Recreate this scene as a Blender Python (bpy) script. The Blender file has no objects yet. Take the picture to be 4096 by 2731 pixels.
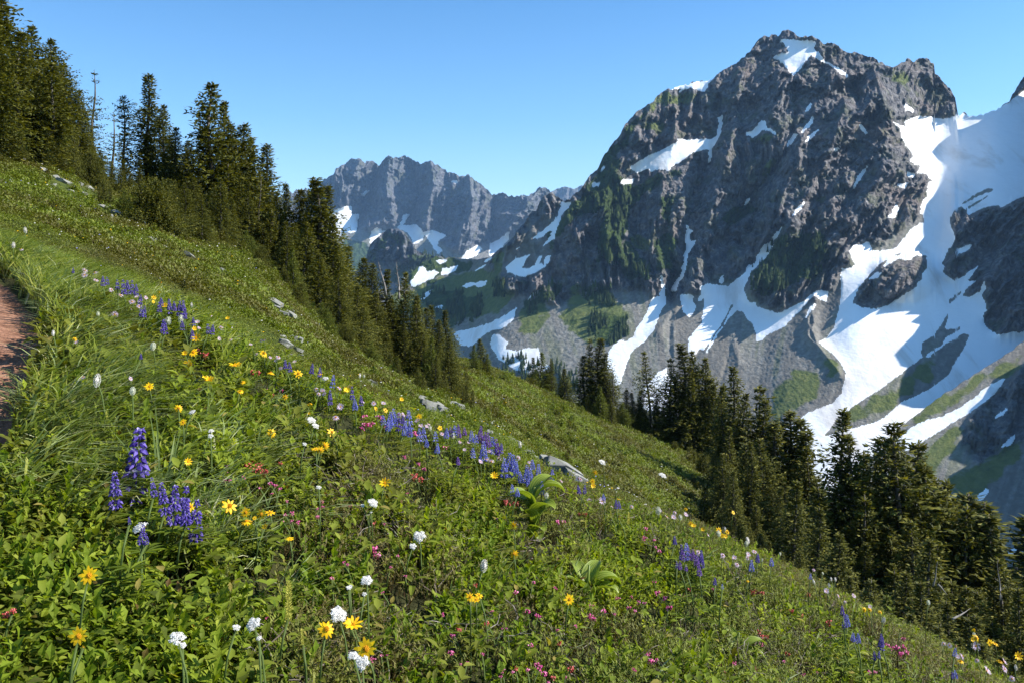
import bpy, math, random
import numpy as np
from mathutils import Vector, Matrix

# ------------------------------------------------------------------ camera, light, exposure
SC = bpy.context.scene
COL = SC.collection
F = 887.0; CX = 512.0; HY = 300.0          # focal length in picture widths of 1024, eye level row
cam_d = bpy.data.cameras.new("camera"); cam = bpy.data.objects.new("camera", cam_d); COL.objects.link(cam)
cam_d.sensor_width = 36.0; cam_d.lens = 36.0 * F / 1024.0
cam_d.shift_y = -(341.0 - HY) / 1024.0
cam_d.clip_start = 0.05; cam_d.clip_end = 40000.0
cam.location = (0, 0, 0); cam.rotation_euler = (math.radians(90), 0, 0)
SC.camera = cam
SUN_AZ = math.radians(91.0)      # to the right of the view direction
SUN_EL = math.radians(39.0)
S = np.array([math.cos(SUN_EL) * math.sin(SUN_AZ), math.cos(SUN_EL) * math.cos(SUN_AZ), math.sin(SUN_EL)])
world = bpy.data.worlds.new("World"); SC.world = world; world.use_nodes = True
wn = world.node_tree.nodes; wl = world.node_tree.links
bg = wn["Background"]
sky = wn.new("ShaderNodeTexSky"); sky.sky_type = 'NISHITA'; sky.sun_disc = False
sky.sun_elevation = SUN_EL; sky.sun_rotation = SUN_AZ
sky.altitude = 1700.0; sky.air_density = 1.0; sky.dust_density = 2.2; sky.ozone_density = 2.2
tint = wn.new("ShaderNodeMix"); tint.data_type = 'RGBA'; tint.blend_type = 'MULTIPLY'; tint.inputs[0].default_value = 1.0
tint.inputs[7].default_value = (.70, .99, 1.12, 1)
wl.new(sky.outputs[0], tint.inputs[6])
wtc = wn.new("ShaderNodeTexCoord"); wsep = wn.new("ShaderNodeSeparateXYZ"); wl.new(wtc.outputs["Generated"], wsep.inputs[0])
wr = wn.new("ShaderNodeValToRGB"); wl.new(wsep.outputs[2], wr.inputs[0])      # paler air low over the horizon, deeper blue above
for k_, (p_, c_) in enumerate(((.10, (1.55, 1.20, 1.02, 1)), (.34, (.56, .77, .86, 1)), (.20, (.95, .98, .96, 1)))):
    e_ = wr.color_ramp.elements[k_] if k_ < 2 else wr.color_ramp.elements.new(p_)
    e_.position = p_; e_.color = c_
wm = wn.new("ShaderNodeMix"); wm.data_type = 'RGBA'; wm.blend_type = 'MULTIPLY'; wm.inputs[0].default_value = 1.0
wl.new(tint.outputs[2], wm.inputs[6]); wl.new(wr.outputs[0], wm.inputs[7]); wl.new(wm.outputs[2], bg.inputs[0]); bg.inputs[1].default_value = 0.116
sun_d = bpy.data.lights.new("sun", 'SUN'); sun_d.energy = 5.0; sun_d.angle = math.radians(0.5)
sun_d.color = (1.0, 0.95, 0.87)
sun = bpy.data.objects.new("sun", sun_d); COL.objects.link(sun)
sun.rotation_euler = Vector(S).to_track_quat('Z', 'Y').to_euler()
SC.view_settings.view_transform = 'Standard'; SC.view_settings.look = 'None'
SC.view_settings.exposure = 1.0; SC.view_settings.gamma = 1.0; SC.view_settings.use_curve_mapping = False
SC.cycles.max_bounces = 5; SC.cycles.diffuse_bounces = 3; SC.cycles.glossy_bounces = 1
SC.cycles.transmission_bounces = 2; SC.cycles.volume_bounces = 0; SC.cycles.transparent_max_bounces = 4
SC.cycles.use_denoising = True; SC.cycles.caustics_reflective = False; SC.cycles.caustics_refractive = False

RNG = np.random.default_rng(7)
random.seed(7)

# ------------------------------------------------------------------ helpers
def hash2(ix, iy, seed):
    h = (ix.astype(np.int64) * 374761393 + iy.astype(np.int64) * 668265263 + seed * 1442695041) & 0x7fffffff
    h = ((h ^ (h >> 13)) * 1274126177) & 0x7fffffff
    h = (h ^ (h >> 16)) & 0xffff
    return h / 65535.0
def vnoise(x, y, seed=0):
    ix = np.floor(x); iy = np.floor(y); fx = x - ix; fy = y - iy
    fx = fx * fx * fx * (fx * (fx * 6 - 15) + 10); fy = fy * fy * fy * (fy * (fy * 6 - 15) + 10)
    ix = ix.astype(np.int64); iy = iy.astype(np.int64)
    a = hash2(ix, iy, seed); b = hash2(ix + 1, iy, seed); c = hash2(ix, iy + 1, seed); d = hash2(ix + 1, iy + 1, seed)
    return (a + (b - a) * fx) * (1 - fy) + (c + (d - c) * fx) * fy
def fbm(x, y, seed=0, octv=4, gain=0.5):
    s = 0; a = 1.0; t = 0
    for i in range(octv):
        s = s + a * vnoise(x * 2 ** i + i * 17.3, y * 2 ** i - i * 9.7, seed + i); t += a; a *= gain
    return s / t
def ridged(x, y, seed=0, octv=4, gain=0.5):
    s = 0; a = 1.0; t = 0
    for i in range(octv):
        n = 1 - np.abs(2 * vnoise(x * 2 ** i + i * 13.1, y * 2 ** i + i * 7.7, seed + i) - 1) * 1.35
        s = s + a * n; t += a; a *= gain
    return s / t
def worley(x, y, seed=0):
    ix = np.floor(x).astype(np.int64); iy = np.floor(y).astype(np.int64); d = np.full(x.shape, 9.0)
    for a in (-1, 0, 1):
        for b in (-1, 0, 1):
            jx = ix + a; jy = iy + b
            d = np.minimum(d, (jx + hash2(jx, jy, seed) - x) ** 2 + (jy + hash2(jx, jy, seed + 991) - y) ** 2)
    return np.sqrt(d)
def inpoly(px, py, poly):
    poly = np.asarray(poly, float)
    out = np.zeros(px.shape, bool)
    x0, y0 = poly.min(0) - 1; x1, y1 = poly.max(0) + 1
    m = (px > x0) & (px < x1) & (py > y0) & (py < y1)
    if not m.any(): return out
    X = px[m]; Y = py[m]; r = np.zeros(X.shape, bool)
    n = len(poly)
    for i in range(n):
        ax, ay = poly[i]; bx, by = poly[(i + 1) % n]
        if ay == by: continue
        c = ((ay > Y) != (by > Y)) & (X < (bx - ax) * (Y - ay) / (by - ay) + ax)
        r ^= c
    out[m] = r
    return out
def blur(a, s, axis):
    n = max(1, int(s * 2.5)); k = np.exp(-0.5 * (np.arange(-n, n + 1) / s) ** 2); k /= k.sum()
    pad = [(0, 0)] * a.ndim; pad[axis] = (n, n)
    b = np.pad(a, pad, mode='edge')
    out = np.zeros_like(a)
    L = a.shape[axis]
    for i, w in enumerate(k):
        sl = [slice(None)] * a.ndim; sl[axis] = slice(i, i + L)
        out += w * b[tuple(sl)]
    return out
def seg_dist(px, py, line):
    d = np.full(px.shape, 1e9)
    for (ax, ay), (bx, by) in zip(line[:-1], line[1:]):
        vx, vy = bx - ax, by - ay; L = vx * vx + vy * vy + 1e-9
        t = np.clip(((px - ax) * vx + (py - ay) * vy) / L, 0, 1)
        d = np.minimum(d, np.hypot(px - ax - t * vx, py - ay - t * vy))
    return d
TR = {'A': (0, 0, .14894), 'C': (300, 125, .14894), 'M': (550, 0, .20153), 'N': (600, 250, .18035),
      'F': (550, 150, .10634), 'G': (774, 100, .10634), 'H': (774, 250, .10634), 'I': (575, 250, .10634),
      'P': (0, 225, .14894), 'Q': (0, 449.25, .14894), 'R': (325, 449.25, .14894), 'S': (674, 449.25, .14894),
      'E': (300, 300, .14894)}
def tr(k, pts):
    ox, oy, s = TR[k]
    return [(ox + s * p[0], oy + s * p[1]) + tuple(p[2:]) for p in pts]

def make_mesh(name, V, loops, sizes, mat=None, smooth=True, attrs=None, cols=None):
    me = bpy.data.meshes.new(name)
    V = np.asarray(V, np.float32); loops = np.asarray(loops, np.int32).ravel(); sizes = np.asarray(sizes, np.int32)
    me.vertices.add(len(V)); me.vertices.foreach_set("co", V.ravel())
    me.loops.add(len(loops)); me.loops.foreach_set("vertex_index", loops)
    me.polygons.add(len(sizes)); st = np.zeros(len(sizes), np.int32); st[1:] = np.cumsum(sizes)[:-1]
    me.polygons.foreach_set("loop_start", st)
    me.polygons.foreach_set("use_smooth", np.full(len(sizes), smooth, bool))
    me.update(calc_edges=True)
    for k, a in (attrs or {}).items():
        at = me.attributes.new(k, 'FLOAT', 'POINT'); at.data.foreach_set("value", np.asarray(a, np.float32))
    if cols is not None:
        at = me.color_attributes.new("Col", 'FLOAT_COLOR', 'POINT')
        c = np.ones((len(V), 4), np.float32); c[:, :3] = cols; at.data.foreach_set("color", c.ravel())
    if mat is not None:
        for m in (mat if isinstance(mat, (list, tuple)) else [mat]): me.materials.append(m)
    return me
def link(name, me, parent=None, loc=None, rot=None, scale=None, **props):
    o = bpy.data.objects.new(name, me); COL.objects.link(o)
    if parent is not None: o.parent = parent
    if loc is not None: o.location = loc
    if rot is not None: o.rotation_euler = rot
    if scale is not None: o.scale = scale
    for k, v in props.items():
        if v: o[k] = v
    return o
def grid_faces(nr, nc):
    i = np.arange(nr - 1)[:, None] * nc + np.arange(nc - 1)[None, :]
    return np.stack([i, i + nc, i + nc + 1, i + 1], -1).reshape(-1, 4)

# ------------------------------------------------------------------ materials
def new_mat(name):
    m = bpy.data.materials.new(name); m.use_nodes = True
    return m, m.node_tree.nodes, m.node_tree.links, m.node_tree.nodes["Principled BSDF"]
def ramp(nodes, stops):
    r = nodes.new("ShaderNodeValToRGB"); cr = r.color_ramp
    while len(cr.elements) < len(stops): cr.elements.new(0.5)
    for e, (p, c) in zip(cr.elements, stops): e.position = p; e.color = (*c, 1)
    return r
def noise(nodes, links, scale, detail=6, rough=0.6, vec=None, dist=0.0):
    n = nodes.new("ShaderNodeTexNoise"); n.inputs["Scale"].default_value = scale
    n.inputs["Detail"].default_value = detail; n.inputs["Roughness"].default_value = rough
    n.inputs["Distortion"].default_value = dist
    if vec is not None: links.new(vec, n.inputs["Vector"])
    return n
def mixc(nodes, links, fac, a, b, mode='MIX'):
    n = nodes.new("ShaderNodeMix"); n.data_type = 'RGBA'; n.blend_type = mode
    for s, v in ((n.inputs[0], fac), (n.inputs[6], a), (n.inputs[7], b)):
        if hasattr(v, "links"): links.new(v, s)
        elif isinstance(v, (int, float)): s.default_value = v
        else: s.default_value = (*v, 1)
    return n.outputs[2]
def attr(nodes, name):
    n = nodes.new("ShaderNodeAttribute"); n.attribute_name = name; return n
def math_n(nodes, links, op, a, b=None, clamp=False):
    n = nodes.new("ShaderNodeMath"); n.operation = op; n.use_clamp = clamp
    for s, v in ((n.inputs[0], a), (n.inputs[1], b)):
        if v is None: continue
        if hasattr(v, "links"): links.new(v, s)
        else: s.default_value = v
    return n.outputs[0]
def principled(name, color, rough=0.8, spec=0.2, transl=None):
    m, n, l, p = new_mat(name)
    p.inputs["Base Color"].default_value = (*color, 1); p.inputs["Roughness"].default_value = rough
    p.inputs["Specular IOR Level"].default_value = spec
    return m
def leaf_mat(name, stops, rough=0.55, spec=0.3, transl=0.35, tcol=(1.5, 1.5, 0.5), patch=None):
    """foliage: colour varies leaf by leaf with the 'var' attribute, part of the light passes through"""
    m, n, l, p = new_mat(name)
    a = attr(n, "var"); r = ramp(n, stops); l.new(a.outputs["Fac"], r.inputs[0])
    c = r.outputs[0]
    if patch:
        g = n.new("ShaderNodeNewGeometry"); nz = noise(n, l, patch[0], 3, 0.55, g.outputs["Position"])
        rr = ramp(n, [(0.42, (0, 0, 0)), (0.6, (1, 1, 1))]); l.new(nz.outputs[0], rr.inputs[0])
        c = mixc(n, l, rr.outputs[0], c, mixc(n, l, patch[2], c, patch[1]))
    l.new(c, p.inputs["Base Color"]); p.inputs["Roughness"].default_value = rough
    p.inputs["Specular IOR Level"].default_value = spec
    t = n.new("ShaderNodeBsdfTranslucent"); l.new(mixc(n, l, 1.0, c, tcol, 'MULTIPLY'), t.inputs[0])
    mx = n.new("ShaderNodeMixShader"); mx.inputs[0].default_value = transl
    l.new(p.outputs[0], mx.inputs[1]); l.new(t.outputs[0], mx.inputs[2]); l.new(mx.outputs[0], n["Material Output"].inputs[0])
    return m

def mountain_mat(name, scale, rock=((.052, .054, .064), (.140, .136, .142), (.35, .325, .31)), brown=(.22, .155, .12)):
    m, n, l, p = new_mat(name)
    g = n.new("ShaderNodeNewGeometry"); P = g.outputs["Position"]
    n1 = noise(n, l, .012 * scale, 9, .68, P); n2 = noise(n, l, .09 * scale, 9, .72, P, .4); n3 = noise(n, l, .03 * scale, 6, .65, P)
    r1 = ramp(n, [(.3, rock[0]), (.5, rock[1]), (.72, rock[2])]); l.new(n2.outputs[0], r1.inputs[0])
    rb = ramp(n, [(.48, (0, 0, 0)), (.66, (1, 1, 1))]); l.new(n1.outputs[0], rb.inputs[0])
    rbf = math_n(n, l, 'MULTIPLY', rb.outputs[0], .38)
    c = mixc(n, l, rbf, r1.outputs[0], brown)
    # thin moss and grass on ledges
    rl = ramp(n, [(.51, (0, 0, 0)), (.63, (1, 1, 1))]); l.new(n3.outputs[0], rl.inputs[0])
    c = mixc(n, l, math_n(n, l, 'MULTIPLY', rl.outputs[0], .55), c, (.080, .098, .032))
    # scree: long runs down the slope, coarse and fine stones, thin grass
    tal = attr(n, "talus").outputs["Fac"]; run = attr(n, "run").outputs["Fac"]
    n4 = noise(n, l, .16 * scale, 5, .6, P); rt = ramp(n, [(.35, (.20, .192, .170)), (.5, (.265, .255, .228)), (.68, (.36, .35, .32))]); l.new(n4.outputs[0], rt.inputs[0])
    ct = mixc(n, l, run, mixc(n, l, .75, rt.outputs[0], (.14, .128, .112)), rt.outputs[0])
    rg0 = ramp(n, [(.5, (0, 0, 0)), (.72, (1, 1, 1))]); l.new(math_n(n, l, 'MULTIPLY', math_n(n, l, 'ADD', n1.outputs[0], run), .5), rg0.inputs[0])
    ct = mixc(n, l, math_n(n, l, 'MULTIPLY', rg0.outputs[0], .55), ct, (.125, .135, .06))
    c = mixc(n, l, tal, c, ct)
    n5 = noise(n, l, .035 * scale, 9, .74, P)
    gm = attr(n, "meadow").outputs["Fac"]; dm = attr(n, "forest").outputs["Fac"]
    def soft(mask, nz, k, w=3.0):
        a_ = math_n(n, l, 'ADD', mask, math_n(n, l, 'MULTIPLY', math_n(n, l, 'SUBTRACT', nz, .5), k))
        return math_n(n, l, 'MULTIPLY', math_n(n, l, 'SUBTRACT', a_, .45), w, True)
    rg = ramp(n, [(.3, (.050, .075, .018)), (.5, (.105, .135, .028)), (.7, (.17, .175, .05))]); l.new(n2.outputs[0], rg.inputs[0])
    gm2 = math_n(n, l, 'MULTIPLY', soft(gm, n5.outputs[0], 2.4), .88)
    c = mixc(n, l, gm2, c, rg.outputs[0])
    rd = ramp(n, [(.35, (.022, .040, .012)), (.55, (.046, .072, .018)), (.72, (.10, .13, .03))]); l.new(n2.outputs[0], rd.inputs[0])
    c = mixc(n, l, soft(dm, n5.outputs[0], 2.3), c, rd.outputs[0])
    l.new(c, p.inputs["Base Color"]); p.inputs["Roughness"].default_value = .9; p.inputs["Specular IOR Level"].default_value = .1
    vm = n.new("ShaderNodeMapping"); vm.inputs["Rotation"].default_value = (.2, .5, .1); vm.inputs["Scale"].default_value = (1, 1, .55); l.new(P, vm.inputs[0])
    wv = n.new("ShaderNodeVectorMath"); wv.operation = 'ADD'; l.new(vm.outputs[0], wv.inputs[0]); ws = n.new("ShaderNodeVectorMath"); ws.operation = 'SCALE'; ws.inputs[3].default_value = 14 / scale; l.new(n3.outputs["Color"], ws.inputs[0]); l.new(ws.outputs[0], wv.inputs[1])
    vo = n.new("ShaderNodeTexVoronoi"); vo.feature = 'DISTANCE_TO_EDGE'; vo.inputs["Scale"].default_value = .085 * scale; l.new(wv.outputs[0], vo.inputs["Vector"])
    vr = ramp(n, [(.0, (0, 0, 0)), (.16, (1, 1, 1))]); l.new(vo.outputs["Distance"], vr.inputs[0])
    rk = math_n(n, l, 'SUBTRACT', 1.0, tal)
    crack = math_n(n, l, 'MULTIPLY', math_n(n, l, 'SUBTRACT', 1.0, vr.outputs[0]), math_n(n, l, 'MULTIPLY', rk, .30))
    c = mixc(n, l, crack, c, (.030, .030, .034)); l.new(c, p.inputs["Base Color"])
    hb = math_n(n, l, 'ADD', n2.outputs[0], math_n(n, l, 'MULTIPLY', vr.outputs[0], math_n(n, l, 'MULTIPLY', rk, .7)))
    b = n.new("ShaderNodeBump"); b.inputs["Strength"].default_value = .8; b.inputs["Distance"].default_value = 5.0 / scale
    l.new(hb, b.inputs["Height"])
    b2 = n.new("ShaderNodeBump"); b2.inputs["Strength"].default_value = .35; b2.inputs["Distance"].default_value = 1.2 / scale
    l.new(n4.outputs[0], b2.inputs["Height"]); l.new(b.outputs[0], b2.inputs["Normal"]); l.new(b2.outputs[0], p.inputs["Normal"])
    return m
def snow_mat():
    m, n, l, p = new_mat("old_snow")
    g = n.new("ShaderNodeNewGeometry"); P = g.outputs["Position"]
    mp = n.new("ShaderNodeMapping"); mp.inputs["Rotation"].default_value = (0, .6, .3); mp.inputs["Scale"].default_value = (1, .25, .3); l.new(P, mp.inputs[0])
    n1 = noise(n, l, .02, 7, .65, mp.outputs[0], .5)
    r = ramp(n, [(.3, (.90, .91, .92)), (.54, (.85, .85, .85)), (.62, (.74, .71, .68)), (.76, (.55, .50, .46))]); l.new(n1.outputs[0], r.inputs[0])
    l.new(r.outputs[0], p.inputs["Base Color"]); p.inputs["Roughness"].default_value = .7; p.inputs["Specular IOR Level"].default_value = .2
    n2 = noise(n, l, .08, 5, .6, P); b = n.new("ShaderNodeBump"); b.inputs["Strength"].default_value = .5; b.inputs["Distance"].default_value = 2.5
    l.new(n2.outputs[0], b.inputs["Height"]); l.new(b.outputs[0], p.inputs["Normal"])
    return m
MAT_SNOW = snow_mat()
MAT_MTN = mountain_mat("alpine_rock", 1.0)
MAT_MTN_FAR = mountain_mat("distant_rock", .5, rock=((.040, .046, .060), (.105, .112, .130), (.30, .30, .31)), brown=(.16, .13, .12))

# ------------------------------------------------------------------ traced outlines (rows/columns of the photo, 1024 wide)
SNOW = [
 ('M', 'summit snowfield notched below the highest crest', [(1140,198),(1215,195),(1240,205),(1265,200),(1318,203),(1310,240),(1350,280),(1355,300),(1400,320),(1440,345),(1480,370),(1475,382),(1440,362),(1380,320),(1330,290),(1295,275),(1240,340),(1205,378),(1180,340),(1140,300),(1105,285),(1150,262),(1185,262),(1180,235)]),
 ('M', 'white cornice lying along the left shoulder crest', [(588,448),(650,422),(720,409),(800,392),(822,378),(785,415),(780,440),(760,455),(720,440),(690,432),(640,460),(655,436)]),
 ('M', 'wide hanging snowfield on the left shoulder ledge', [(395,828),(480,780),(490,770),(560,745),(615,710),(640,700),(620,685),(680,695),(770,690),(800,690),(830,670),(840,610),(832,580),(857,572),(848,650),(834,690),(806,730),(795,800),(783,805),(792,740),(760,740),(700,760),(650,800),(610,820),(590,845),(540,838),(500,852),(485,835),(430,858)]),
 ('M', 'small oval snow patch below the hanging snowfield', [(345,905),(370,888),(415,888),(415,908),(370,912)]),
 ('M', 'crescent snow patch above a green ledge mid face', [(972,655),(1000,650),(1030,625),(1035,605),(1070,598),(1075,630),(1100,640),(1118,655),(1115,670),(1090,650),(1060,640),(1030,665),(1010,680),(975,670)]),
 ('M', 'narrow snow strip in the left side of the central gully', [(1172,730),(1188,695),(1212,662),(1232,658),(1197,715)]),
 ('M', 'long snow strip in the middle of the central gully', [(1242,670),(1262,630),(1287,600),(1308,572),(1302,612),(1262,652)]),
 ('M', 'slanting snow strip right of the central gully', [(1262,708),(1283,672),(1335,641),(1312,672),(1282,698)]),
 ('M', 'thin snow strip at the head of the central gully', [(1262,560),(1280,525),(1297,510),(1286,545)]),
 ('M', 'slim slanting snow lens on the right face', [(1528,616),(1548,622),(1572,648),(1573,666),(1545,648)]),
 ('M', 'tiny snow fleck below the gully strips', [(1408,740),(1450,722),(1432,740),(1415,753)]),
 ('M', 'snow thread running down the right gully', [(1498,940),(1518,888),(1550,845),(1578,820),(1558,860),(1528,905),(1507,938)]),
 ('M', 'small snow spike beside the lower green ledge', [(963,1022),(972,990),(990,978),(987,1002)]),
 ('M', 'crooked snow thread in the lower central couloir', [(1193,1078),(1215,1050),(1238,1020),(1268,997),(1242,1045)]),
 ('M', 'snow thread just above the lower snow chute', [(1090,1212),(1107,1170),(1155,1123),(1130,1168),(1102,1208)]),
 ('M', 'snow fleck under the square right summit', [(1758,520),(1775,522),(1802,538),(1802,558),(1765,545)]),
 ('M', 'winged snow patch left of the glacier', [(1718,915),(1750,910),(1785,902),(1765,932),(1740,930)]),
 ('M', 'hooked snow patch above the glacier foot', [(1670,1080),(1697,1056),(1716,1012),(1732,1035),(1712,1078)]),
 ('M', 'small snow patch beside the glacier edge', [(1768,848),(1812,862),(1806,880),(1773,877)]),
 ('F', 'branching snow couloir left of centre', [(1140,1300),(1180,1240),(1230,1180),(1240,1110),(1260,1050),(1265,970),(1288,930),(1278,870),(1270,800),(1288,750),(1282,720),(1295,692),(1303,740),(1352,755),(1313,790),(1303,830),(1325,860),(1382,843),(1367,872),(1324,932),(1296,982),(1285,1062),(1270,1132),(1246,1202),(1204,1262),(1182,1332),(1150,1332)]),
 ('F', 'short snow thread beside the branching couloir', [(1040,1165),(1060,1175),(1062,1240),(1082,1290),(1078,1366),(1026,1366),(1050,1300),(1046,1230)]),
 ('F', 'small snow tab on the left skyline', [(400,298),(470,318),(465,336),(402,346)]),
 ('F', 'tiny snow tab higher on the left skyline', [(476,185),(494,155),(514,153),(508,178),(485,190)]),
 ('C', 'shaded hooked snow gully behind the left ridge', [(1822,520),(1758,516),(1745,560),(1738,600),(1700,650),(1640,700),(1590,735),(1560,765),(1620,752),(1680,705),(1692,718),(1672,760),(1628,812),(1702,765),(1725,685),(1765,590),(1800,555)]),
 ('C', 'forked snowfield in the shaded left basin', [(1385,950),(1440,900),(1490,885),(1545,868),(1520,900),(1488,960),(1520,965),(1580,940),(1600,880),(1628,875),(1605,930),(1640,940),(1648,880),(1683,868),(1672,912),(1640,955),(1560,1000),(1500,1018),(1430,995),(1395,985)]),
 ('C', 'thin snow strip under the dark ridge', [(1422,842),(1500,811),(1462,832)]),
 ('C', 'small snow strip at the grassy shoulder top', [(1232,918),(1268,888),(1294,892),(1252,918)]),
 ('C', 'slim snow strip left of the grassy shoulder', [(1165,987),(1205,955),(1252,933),(1222,962)]),
 ('C', 'low double snow patch on the green basin', [(1093,1078),(1140,1050),(1170,1060),(1220,1043),(1250,1045),(1242,1080),(1200,1087),(1170,1077),(1120,1091)]),
 ('C', 'angular snow patch at the basin rim', [(738,1057),(778,1010),(800,952),(832,953),(850,985),(900,973),(932,990),(892,1030),(820,1060),(760,1088)]),
 ('C', 'tapering snow patch beneath the brown knoll', [(948,1002),(960,958),(1000,960),(1067,938),(1042,977),(990,1002)]),
 ('C', 'oval snow patch above the basin rim', [(908,907),(980,903),(988,915),(940,934)]),
 ('C', 'slanting snow streak beside the near firs', [(813,1168),(833,1130),(888,1103),(872,1132),(832,1168)]),
 ('C', 'small snow fleck low in the basin', [(910,1222),(962,1201),(950,1237)]),
 ('C', 'long valley snow tongue among the boulders', [(1028,1390),(1130,1370),(1240,1340),(1330,1300),(1400,1260),(1455,1222),(1432,1300),(1380,1352),(1320,1372),(1250,1388),(1240,1402),(1200,1440),(1150,1480),(1080,1480)]),
 ('C', 'ragged snow sheet below the boulder field', [(1285,1420),(1300,1405),(1340,1408),(1395,1460),(1380,1500),(1450,1515),(1540,1490),(1600,1500),(1620,1580),(1680,1620),(1650,1700),(1450,1640),(1330,1560),(1280,1480)]),
 ('C', 'snow sliver below the shaded cliff foot', [(1533,1168),(1558,1130),(1618,1101),(1602,1132)]),
 ('I', 'steep snow apron at the foot of the left chute', [(285,1000),(320,950),(370,880),(430,840),(470,860),(540,820),(590,720),(640,650),(690,560),(720,470),(750,435),(857,428),(840,520),(790,610),(760,700),(740,750),(680,820),(640,870),(560,920),(510,990),(490,1060),(440,1200),(430,1245),(380,1270),(350,1265),(370,1150),(300,1110)]),
 ('I', 'triangular snow patch between two scree fans', [(985,420),(1100,413),(1115,440),(1100,480),(1142,515),(1110,590),(1070,627),(1020,580),(1000,500)]),
 ('I', 'broad branching snowfield under the central cliff', [(1175,345),(1240,318),(1340,325),(1440,340),(1500,290),(1560,240),(1608,200),(1620,140),(1700,130),(1710,60),(1780,-60),(1880,-85),(1850,-10),(1800,60),(1740,130),(1650,200),(1625,270),(1582,370),(1612,450),(1640,490),(1690,488),(1710,530),(1780,550),(1860,580),(1930,590),(2010,550),(2080,510),(2150,490),(2210,420),(2280,378),(2380,385),(2360,490),(2300,455),(2240,422),(2200,470),(2120,560),(2020,660),(1960,720),(1870,765),(1810,790),(1770,830),(1710,862),(1700,770),(1670,690),(1600,620),(1590,580),(1520,560),(1450,640),(1390,720),(1340,790),(1290,880),(1222,992),(1228,970),(1270,880),(1320,790),(1400,700),(1490,510),(1470,510),(1380,690),(1300,800),(1260,870),(1210,935),(1170,925),(1098,1028),(1065,940),(1070,830),(1140,740),(1190,690),(1200,620),(1217,540),(1217,450),(1158,495),(1165,430),(1195,420)]),
 ('I', 'lowest snow patch seen between the tall firs', [(600,1400),(680,1270),(780,1150),(862,1103),(862,1170),(940,1250),(950,1400),(1000,1568),(860,1568),(800,1500),(740,1520),(640,1480)]),
 ('I', 'tiny snow patch above the branching snowfield', [(1362,292),(1370,250),(1392,233),(1402,302),(1375,317)]),
 ('H', 'thin broken snow strip on the moraine crest', [(310,585),(345,530),(385,500),(382,540),(332,592),(298,655),(306,610)]),
 ('H', 'small snow streak on the dark rock dome', [(885,277),(950,215),(1022,208),(965,262)]),
 ('G', 'snow streak on the shaded slabs', [(1685,1465),(1740,1400),(1790,1375),(1875,1353),(1800,1422)]),
]
GLACIER = tr('G', [(1225,200),(1330,160),(1430,150),(1500,165),(1600,175),(1700,160),(1770,118),(1840,150),(1900,150),(2000,120),(2100,80),(2200,30),(2351,-90),(2700,-300),(4700,-300),(4700,900),(2351,905),(2290,930),(2140,1010),(2100,985),(1970,1010),(1830,1080),(1810,1030),(1760,1000),(1720,1010),(1680,1050),(1650,1120),(1660,1180),(1700,1290),(1690,1330),(1640,1400),(1600,1480)]) + \
 tr('H', [(1570,130),(1600,150),(1585,200),(1640,250),(1700,290),(1780,250),(1850,190),(1925,140),(1900,180),(1815,290),(1905,285),(1800,370),(1770,430),(1830,440),(1940,390),(1980,285),(1992,370),(1950,420),(1980,480),(2000,560),(1960,620),(1970,680),(2020,750),(2110,795),(2270,765),(2300,780),(2351,755),(4700,300),(4700,900),(2351,1000),(2351,1200),(1460,1650)]) + \
 tr('N', [(1700,1250),(1400,1400),(950,1400),(985,1010),(1090,950),(1150,900),(1290,845),(1340,790),(1365,680),(1320,600),(1215,510)]) + \
 tr('H', [(415,855),(500,820),(580,700),(590,640),(620,520),(635,400),(630,240),(640,170),(700,175),(775,140)]) + \
 tr('G', [(740,1500),(710,1420),(750,1360),(820,1360),(890,1320),(920,1415),(1000,1420),(1150,1390),(1230,1290),(1270,1230),(1370,1160),(1420,1150),(1400,1080),(1370,1060),(1400,940),(1440,910),(1450,780),(1490,765),(1450,720),(1440,690),(1340,680),(1380,630),(1370,600),(1330,610),(1270,570),(1310,530),(1290,480),(1240,420),(1200,350),(1190,270),(1110,195),(1200,240),(1270,262)])
ISLANDS = [tr('H', [(1640,580),(1600,650),(1500,800),(1390,870),(1380,960),(1400,1000),(1200,1150),(1000,1300),(780,1440),(600,1568)]) + [(824,436),(854,427),(878,421),(887,415)] +
           tr('H', [(1190,1430),(1320,1370),(1450,1310),(1640,1170),(1700,1060),(1800,900),(1835,800),(1800,780),(1760,790),(1600,890),(1450,1005),(1415,995),(1590,880),(1610,820),(1750,750),(1750,715),(1690,740),(1610,740),(1640,650)]),
           tr('H', [(1440,50),(1330,45),(1280,90),(1170,80),(1100,120),(1020,170),(1065,92),(990,130),(870,260),(790,360),(740,490),(820,540),(950,555),(1080,510),(1200,430),(1340,350),(1350,310),(1400,270),(1390,230),(1445,160)]),
           tr('H', [(1775,375),(1690,430),(1650,460),(1628,525),(1720,455)]),
           tr('G', [(2060,830),(2000,828),(1900,880),(1780,960),(1765,990),(1870,935),(1930,900),(2060,855)]),
           tr('G', [(2030,885),(1900,955),(1800,1015),(1815,1030),(1900,985),(2020,900)]),
           tr('H', [(1120,55),(1150,38),(1200,28),(1170,55)])]
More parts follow.
